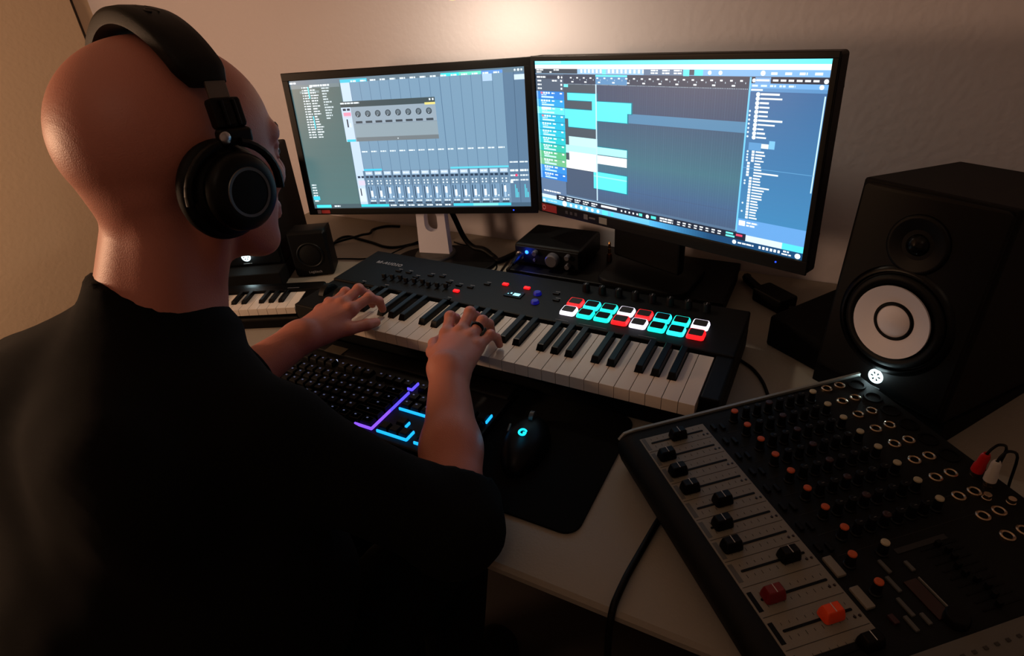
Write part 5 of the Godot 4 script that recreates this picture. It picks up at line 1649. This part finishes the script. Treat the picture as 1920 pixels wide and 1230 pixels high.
func head_field() -> Field:
	var f := Field.new()
	var H := HEAD
	var B := H.basis
	var P := func(x: float, y: float, z: float) -> Vector3: return H * Vector3(x, y, z)
	f.blob(P.call(0, 0.030, 0.012), Vector3(0.0735, 0.084, 0.090), 0.02, B)
	f.blob(P.call(0, 0.020, 0.030), Vector3(0.0745, 0.076, 0.080), 0.03, B)
	f.blob(P.call(0, 0.022, -0.030), Vector3(0.066, 0.072, 0.068), 0.03, B)
	f.blob(P.call(0, -0.052, -0.040), Vector3(0.057, 0.068, 0.052), 0.03, B)
	f.bone(P.call(0.054, -0.052, -0.002), P.call(0.022, -0.103, -0.062), 0.018, 0.015, 0.02)
	f.bone(P.call(-0.054, -0.052, -0.002), P.call(-0.022, -0.103, -0.062), 0.018, 0.015, 0.02)
	f.blob(P.call(0, -0.107, -0.068), Vector3(0.024, 0.019, 0.020), 0.016, B)
	for s in [-1, 1]:
		f.blob(P.call(0.045 * s, -0.028, -0.064), Vector3(0.021, 0.017, 0.020), 0.016, B)
		f.bone(P.call(0.012 * s, 0.016, -0.094), P.call(0.046 * s, 0.017, -0.079), 0.0105, 0.010, 0.012)
		f.carve(P.call(0.031 * s, -0.003, -0.104), Vector3(0.017, 0.0125, 0.014), 0.010, B)
		f.blob(P.call(0.031 * s, -0.003, -0.081), Vector3(0.0128, 0.0125, 0.0125), 0.002, B)
		f.bone(P.call(0.020 * s, 0.004, -0.0915), P.call(0.043 * s, 0.003, -0.086), 0.004, 0.004, 0.003)
		f.bone(P.call(0.022 * s, -0.010, -0.0905), P.call(0.041 * s, -0.010, -0.086), 0.0036, 0.0036, 0.003)
		f.blob(P.call(0.011 * s, -0.038, -0.103), Vector3(0.0085, 0.0075, 0.010), 0.006, B)
		f.carve(P.call(0.0065 * s, -0.0455, -0.106), Vector3(0.0032, 0.003, 0.004), 0.002, B)
		# ears, mostly inside the cups
		f.blob(P.call(0.0785 * s, -0.012, 0.008), Vector3(0.006, 0.031, 0.018), 0.006, B * Basis(Vector3.UP, 0.3 * s))
	f.bone(P.call(0, 0.012, -0.093), P.call(0, -0.030, -0.110), 0.0085, 0.0098, 0.010)
	f.bone(P.call(0, -0.030, -0.110), P.call(0, -0.036, -0.107), 0.0098, 0.0095, 0.006)
	f.bone(P.call(-0.018, -0.069, -0.089), P.call(0.018, -0.069, -0.089), 0.0062, 0.0062, 0.006)
	f.bone(P.call(-0.016, -0.0785, -0.088), P.call(0.016, -0.0785, -0.088), 0.0070, 0.0070, 0.005)
	f.carve(P.call(0, -0.0738, -0.098), Vector3(0.019, 0.0012, 0.006), 0.003, B)
	# nape fold, neck and neck muscles
	f.blob(P.call(0, -0.026, 0.056), Vector3(0.059, 0.044, 0.041), 0.010, B)
	var low := j("neck_low")
	f.bone(P.call(0, -0.055, 0.030), low + Vector3(0, 0.0, 0.008), 0.055, 0.058, 0.014)
	f.bone(P.call(0, -0.070, 0.012), low + Vector3(0, -0.01, -0.022), 0.042, 0.044, 0.02)
	for s in [-1, 1]:
		f.bone(P.call(0.030 * s, -0.055, 0.055), low + Vector3(0.035 * s, 0, 0.02), 0.021, 0.030, 0.012)
		f.bone(P.call(0.060 * s, -0.06, 0.012), low + Vector3(0.02 * s, -0.01, -0.04), 0.015, 0.015, 0.014)
	f.bone(low + Vector3(0, -0.01, 0), low + Vector3(-0.06, -0.07, 0.01), 0.048, 0.036, 0.03)
	f.bone(low + Vector3(0, -0.01, 0), low + Vector3(0.055, -0.075, 0.01), 0.048, 0.036, 0.03)
	return f

func torso(f: Field, g: float, cloth: bool) -> void:
	var kk := 0.05
	f.blob(j("chest") + Vector3(0, 0.025, 0.025), Vector3(0.160, 0.135, 0.095) + Vector3.ONE * g, kk, Basis(Vector3.RIGHT, 0.25) )
	f.blob(j("chest") + Vector3(0, -0.06, 0.035), Vector3(0.165, 0.17, 0.115) + Vector3.ONE * g, kk)
	f.blob(j("belly"), Vector3(0.185, 0.19, 0.150) + Vector3.ONE * g, kk)
	f.blob(j("pelvis"), Vector3(0.175, 0.11, 0.125) + Vector3.ONE * g, kk)
	f.bone(j("neck_low") + Vector3(0, -0.035, 0.015), j("sh_r") + Vector3(-0.03, 0.018, 0.01), 0.052 + g, 0.050 + g, kk)
	f.bone(j("neck_low") + Vector3(0, -0.035, 0.015), j("sh_l") + Vector3(0.03, 0.018, 0.01), 0.058 + g, 0.050 + g, kk)
	f.blob(j("chest") + Vector3(0.10, -0.15, 0.03), Vector3(0.13, 0.17, 0.12) + Vector3.ONE * g, kk)
	f.blob(j("chest") + Vector3(0.09, 0.055, 0.085), Vector3(0.075, 0.09, 0.045) + Vector3.ONE * g, kk)
	f.blob(j("chest") + Vector3(-0.09, 0.055, 0.085), Vector3(0.075, 0.09, 0.045) + Vector3.ONE * g, kk)

func build_person() -> void:
	var skin := mat("skin", Color(0.69, 0.425, 0.36), 0.5)
	skin.subsurf_scatter_enabled = true
	skin.subsurf_scatter_strength = 0.05
	grained(skin, 30.0, 0.02)
	var cloth := grained(mat("shirt_black", Color(0.009, 0.0082, 0.0085), 0.95), 90.0, 0.03)
	var trousers := grained(mat("trousers_dark", Color(0.016, 0.016, 0.020), 0.95), 90.0, 0.03)
	var foot := Vector3(-0.49, 0, 0.40)
	var pos := PackedVector3Array()
	var nor := PackedVector3Array()
	var hf := head_field()
	hf.nets(K(-0.68, 0.15, 0.15), K(-0.37, 0.55, 0.48), 0.0038, pos, nor)
	for side in 2:
		var h: Array = HAND_R if side == 0 else HAND_L
		var wr := j("wr_r") if side == 0 else j("wr_l")
		var el := j("el_r") if side == 0 else j("el_l")
		var f := hand_field(h, wr, el)
		var lo := Vector3(INF, INF, INF)
		var hi := -lo
		for i in f.kind.size():
			lo = lo.min(f.a[i]); hi = hi.max(f.a[i])
			if f.kind[i] == 0:
				lo = lo.min(f.b[i]); hi = hi.max(f.b[i])
		f.nets(lo - Vector3.ONE * 0.055, hi + Vector3.ONE * 0.055, 0.0027, pos, nor)
	# rest of the body under the clothes, at a coarser grain
	var bf := Field.new()
	torso(bf, -0.03, false)
	for s in ["_r", "_l"]:
		bf.bone(j("sh" + s), j("el" + s), 0.034, 0.032, 0.03)
		bf.bone(j("el" + s), j("el" + s).lerp(j("wr" + s), 0.2), 0.032, 0.030, 0.02)
		bf.bone(j("hip" + s), j("kn" + s), 0.075, 0.052, 0.03)
		bf.bone(j("kn" + s), j("an" + s), 0.05, 0.032, 0.02)
		bf.bone(j("an" + s) + Vector3(0, -0.035, 0.02), j("an" + s) + Vector3(0, -0.055, -0.14), 0.030, 0.022, 0.03)
	bf.nets(K(-0.83, -0.86, -0.0), K(-0.10, 0.36, 0.75), 0.014, pos, nor)
	for i in pos.size():
		pos[i] -= foot
	var p := part(self, "person", soup_mesh(pos, nor), skin, foot)
	tag(p, "man with a shaved head in a black top playing the big keyboard", "person")
	# eyes and brows
	for s in [-1, 1]:
		var eye := part(p, "eye", Shape.new().lathe([Vector2(0.002, -0.0122), Vector2(0.0085, -0.009), Vector2(0.0123, 0.0), Vector2(0.0085, 0.009), Vector2(0.002, 0.0122)], 20).mesh(80.0), mat("eye_white", Color(0.75, 0.72, 0.70), 0.25), HEAD * Vector3(0.031 * s, -0.003, -0.0822) - foot, HEAD.basis)
		part(eye, "iris", Shape.new().lathe([Vector2(0.0055, 0.0), Vector2(0.005, 0.0008), Vector2(0.001, 0.0014)], 16).mesh(), mat("iris_brown", Color(0.10, 0.06, 0.04), 0.2), Vector3(0, -0.002, -0.0116), Basis(Vector3.RIGHT, -PI / 2))
		part(p, "eyebrow", Shape.new().tube(PackedVector3Array([Vector3(0.014 * s, 0.0195, -0.1045), Vector3(0.026 * s, 0.0225, -0.1005), Vector3(0.040 * s, 0.0215, -0.0915), Vector3(0.049 * s, 0.0165, -0.0835)]), 0.0030, 6, 4).mesh(60.0), mat("brow_hair", Color(0.10, 0.065, 0.045), 0.9), HEAD.origin - foot, HEAD.basis)
	# shirt with three-quarter sleeves
	var sf := Field.new()
	var n := FastNoiseLite.new()
	n.seed = 3
	n.frequency = 7.0
	n.fractal_octaves = 2
	sf.bumps = n
	sf.bump_depth = 0.006
	torso(sf, 0.008, true)
	for s in ["_r", "_l"]:
		sf.bone(j("sh" + s), j("el" + s).lerp(j("sh" + s), 0.08), 0.056, 0.050, 0.035)
		var c := j("el" + s).lerp(j("wr" + s), 0.18 if s == "_r" else 0.62)
		sf.cut_bone(j("el" + s), j("wr" + s), 0.058, 0.046, 0.02, c, j("wr" + s) - j("el" + s))
	var neck_dir := (HEAD.origin + HEAD.basis * Vector3(0, -0.055, 0.03)) - j("neck_low")
	sf.cut_bone(j("neck_low") + Vector3(0, -0.03, 0.0), j("neck_low") + Vector3(0, 0.05, -0.012), 0.067, 0.063, 0.03, j("neck_low") + Vector3(-0.005, 0.004, 0.0), Vector3(0.30, 1.0, -0.75))
	pos = PackedVector3Array()
	nor = PackedVector3Array()
	sf.nets(K(-0.86, -0.48, 0.02), K(-0.10, 0.36, 0.80), 0.009, pos, nor)
	for i in pos.size():
		pos[i] -= foot
	part(p, "shirt", soup_mesh(pos, nor), cloth)
	# trousers and shoes, below the picture
	var tf := Field.new()
	for s in ["_r", "_l"]:
		tf.bone(j("hip" + s), j("kn" + s), 0.092, 0.068, 0.03)
		tf.bone(j("kn" + s), j("an" + s), 0.066, 0.05, 0.02)
	tf.blob(j("pelvis") - Vector3(0, 0.02, 0), Vector3(0.178, 0.10, 0.128), 0.04)
	pos = PackedVector3Array()
	nor = PackedVector3Array()
	tf.nets(K(-0.80, -0.80, -0.0), K(-0.18, -0.12, 0.75), 0.014, pos, nor)
	for i in pos.size():
		pos[i] -= foot
	part(p, "trousers", soup_mesh(pos, nor), trousers)
	for s in ["_r", "_l"]:
		var a := j("an" + s)
		part(p, "shoe", Shape.new().prism(Shape.rounded(0.10, 0.28, 0.046, 6), 0.002, 0.075, 0.025, 0.003).mesh(), mat("shoe_black", Color(0.02, 0.02, 0.02), 0.5), Vector3(a.x, 0, a.z - 0.07) - foot)
	# dark ring on the right ring finger
	var ra: Vector3 = HAND_R[2][0] + Vector3(0, LIFT - 0.001, 0)
	var rb: Vector3 = HAND_R[2][1] + Vector3(0, LIFT, 0)
	var dir := (rb - ra).normalized()
	var rs := Basis(Vector3.RIGHT, dir, Vector3.RIGHT.cross(dir)).orthonormalized()
	part(p, "finger_ring", Shape.new().ring([Vector2(0.0086, -0.0026), Vector2(0.0106, -0.0022), Vector2(0.0110, 0.0), Vector2(0.0106, 0.0022), Vector2(0.0086, 0.0026)], 28).mesh(60.0), mat("ring_dark", Color(0.05, 0.05, 0.055), 0.25, 0.8), ra.lerp(rb, 0.60) - foot, rs)
	# plain swivel chair that carries him, below the picture
	var ch := thing("office_chair", "dark swivel chair under the man in the black top, lost in the shadow", "chair", Vector3(-0.49, 0, 0.50))
	var cm := mat("chair_dark", Color(0.014, 0.013, 0.013), 0.8)
	part(ch, "seat", Shape.new().prism(Shape.rounded(0.46, 0.44, 0.07, 6), 0.345, 0.418, 0.02).mesh(), cm)
	part(ch, "column", Shape.new().lathe([Vector2(0.03, 0.09), Vector2(0.03, 0.2), Vector2(0.02, 0.21), Vector2(0.02, 0.345)], 16).mesh(), cm)
	for i in 5:
		part(ch, "leg", Shape.new().box(Vector3(0, 0.075, 0.15), Vector3(0.04, 0.03, 0.30), 0.008).mesh(), cm, Vector3.ZERO, Basis(Vector3.UP, TAU * i / 5))
		part(ch, "caster", Shape.new().lathe([Vector2(0.024, -0.02), Vector2(0.0295, -0.015), Vector2(0.0295, 0.015), Vector2(0.024, 0.02)], 16).mesh(), cm, Basis(Vector3.UP, TAU * i / 5) * Vector3(0, 0.031, 0.285), Basis(Vector3.UP, TAU * i / 5) * Basis(Vector3.FORWARD, PI / 2))

# ---------------------------------------------------------------- headphones
func build_headphones() -> void:
	var bm := mat("phones_black", Color(0.016, 0.016, 0.017), 0.42)
	var lm := grained(mat("phones_leather", Color(0.020, 0.019, 0.019), 0.55), 90.0, 0.02)
	var pm := mat("phones_matte", Color(0.012, 0.012, 0.013), 0.6)
	var t := thing("headphones", "black over-ear headphones with a grey ring on the cup, on the man's shaved head", "headphones", HEAD.origin, HEAD.basis)
	# headband: padded strip over the crown, from just above one cup to the other
	var outer := Shape.new()
	var N := 44
	var prev := []
	for i in N + 1:
		var a := lerpf(0.56, PI - 0.50, float(i) / N)
		var c := Vector3(cos(a) * 0.097, sin(a) * 0.120 + 0.004, -0.004 + 0.018 * sin(a))
		var d := Vector3(cos(a) / 0.097, sin(a) / 0.120, 0).normalized()
		var e := minf(1.0, minf(i, N - i) / 2.5)
		var hw := lerpf(0.017, 0.0235, e)
		var loop := []
		var prof := [[-0.001, -1.0], [0.001, -1.02], [0.009, -1.0], [0.0135, -0.86], [0.0150, -0.5], [0.0155, 0.0], [0.0150, 0.5], [0.0135, 0.86], [0.009, 1.0], [0.001, 1.02], [-0.001, 1.0], [-0.0035, 0.7], [-0.0045, 0.0], [-0.0035, -0.7]]
		for q in prof:
			loop.append(c + d * (q[0] * lerpf(0.75, 1.0, e)) + Vector3(0, 0, q[1] * hw))
		if i > 0:
			for k in loop.size():
				var l := (k + 1) % loop.size()
				outer.quad(prev[k], loop[k], loop[l], prev[l])
		else:
			for k in range(1, loop.size() - 1):
				outer.tri(loop[0], loop[k], loop[k + 1])
		prev = loop
	for k in range(1, prev.size() - 1):
		outer.tri(prev[0], prev[k + 1], prev[k])
	# make sure the faces look outward
	var test := outer.p
	var mid := (test[300] + test[301] + test[302]) / 3.0
	var nn := (test[301] - test[300]).cross(test[302] - test[300])
	part(t, "headband", outer.mesh(50.0), lm)
	# pale curled mark on top of the band
	var mk := Shape.new()
	for s in [-1.0, 1.0]:
		var pts := PackedVector3Array()
		for i in 12:
			var a := 0.4 + i * 0.46
			pts.append(Vector3(s * 0.0075 + cos(a) * 0.0052 * s, 0.0, sin(a) * 0.0062))
		mk.tube(pts, 0.0009, 6)
	part(t, "printed_mark", mk.mesh(), mat("mark_grey", Color(0.16, 0.145, 0.13), 0.7), Vector3(0.028, 0.1345, 0.014), Basis(Vector3.FORWARD, 0.26))
	for s in [1.0, -1.0]:
		var m := Transform3D(Basis(Vector3(s, 0, 0), Vector3(0, 1, 0), Vector3(0, 0, 1)), Vector3.ZERO)
		# slider: silver leaf, then a ribbed block and hinge
		var sl := Transform3D(Basis(Vector3.FORWARD, 0.0), Vector3(0.0915, 0.052, 0.004))
		var tilt := Basis(Vector3.FORWARD, -0.22)
		part(t, "slider_leaf", Shape.new().box(Vector3.ZERO, Vector3(0.0035, 0.030, 0.021), 0.001).moved(m * Transform3D(tilt, Vector3(0.0925, 0.058, 0.002))).mesh(), mat("leaf_metal", Color(0.42, 0.40, 0.38), 0.4, 0.9))
		var block := Shape.new().box(Vector3.ZERO, Vector3(0.013, 0.027, 0.031), 0.003)
		block.box(Vector3(0.0075, -0.001, -0.006), Vector3(0.004, 0.023, 0.003), 0.001)
		block.box(Vector3(0.0075, -0.001, 0.006), Vector3(0.004, 0.023, 0.003), 0.001)
		block.box(Vector3(0.0065, -0.002, 0.0), Vector3(0.003, 0.020, 0.008), 0.001)
		part(t, "slider_block", block.moved(m * Transform3D(tilt, Vector3(0.0975, 0.044, 0.002))).mesh(), bm)
		# yoke: hinge bar and two arms round the cup
		var yk := Shape.new().box(Vector3(0.103, 0.0235, 0.002), Vector3(0.013, 0.016, 0.034), 0.004)
		for q in [-1.0, 1.0]:
			var pts := PackedVector3Array()
			for i in 9:
				var a := lerpf(1.35, -0.1, i / 8.0)
				pts.append(Vector3(0.1065 + 0.004 * sin(a), -0.026 + sin(a) * 0.046, 0.013 + q * cos(a) * 0.0485))
			yk.tube(pts, 0.0042, 8)
		part(t, "yoke", yk.moved(m).mesh(45.0), bm)
		part(t, "hinge_bolt", Shape.new().lathe([Vector2(0.0058, 0), Vector2(0.0058, 0.0012), Vector2(0.0042, 0.0026), Vector2(0.0012, 0.0028)], 18).moved(m * Transform3D(Basis(Vector3.FORWARD, PI / 2), Vector3(0.1088, 0.0235, 0.0155))).mesh(), mat("chrome", Color(0.7, 0.7, 0.72), 0.25, 1.0))
		# cup lathed along x
		var side := m * Transform3D(Basis(Vector3.UP, 0.08) * Basis(Vector3.FORWARD, PI / 2), Vector3(0.084, -0.026, 0.015))
		var cup := part(t, "ear_cup", Shape.new().lathe([Vector2(0.036, 0.012), Vector2(0.0415, 0.0135), Vector2(0.0425, 0.017), Vector2(0.0400, 0.021), Vector2(0.0365, 0.023), Vector2(0.0365, 0.026), Vector2(0.0375, 0.028), Vector2(0.0365, 0.034), Vector2(0.033, 0.0385), Vector2(0.027, 0.0405), Vector2(0.0245, 0.0405)], 44, true, true).moved(side).mesh(35.0), bm)
		part(cup, "metal_ring", Shape.new().ring([Vector2(0.0205, 0.0400), Vector2(0.0205, 0.0412), Vector2(0.0232, 0.0414), Vector2(0.0240, 0.0400)], 48).moved(side).mesh(40.0), mat("ring_metal", Color(0.42, 0.41, 0.40), 0.35, 0.9))
		part(cup, "centre_disc", Shape.new().lathe([Vector2(0.0205, 0.0402), Vector2(0.0195, 0.0408), Vector2(0.0005, 0.0410)], 40).moved(side).mesh(40.0), pm)
		part(t, "ear_pad", Shape.new().ring(Shape.disc_profile(0.0130, 0.0105, 0.0352, 0.0035, 14), 44).moved(side).mesh(70.0), lm)
	# cable from the left cup down to the desk
	var c0 := Vector3(-0.098, -0.068, 0.0)
	var inv := HEAD.affine_inverse()
	part(t, "cord", Shape.new().tube(PackedVector3Array([c0, c0 + Vector3(-0.004, -0.05, -0.01), inv * K(-0.66, 0.16, 0.21), inv * K(-0.73, 0.02, 0.185), inv * K(-0.765, -0.055, 0.165), inv * K(-0.80, -0.0675, 0.14), inv * K(-0.86, -0.0675, 0.11)]), 0.0018, 6, 6).mesh(60.0), mat("cord_black", Color(0.012, 0.012, 0.012), 0.5))
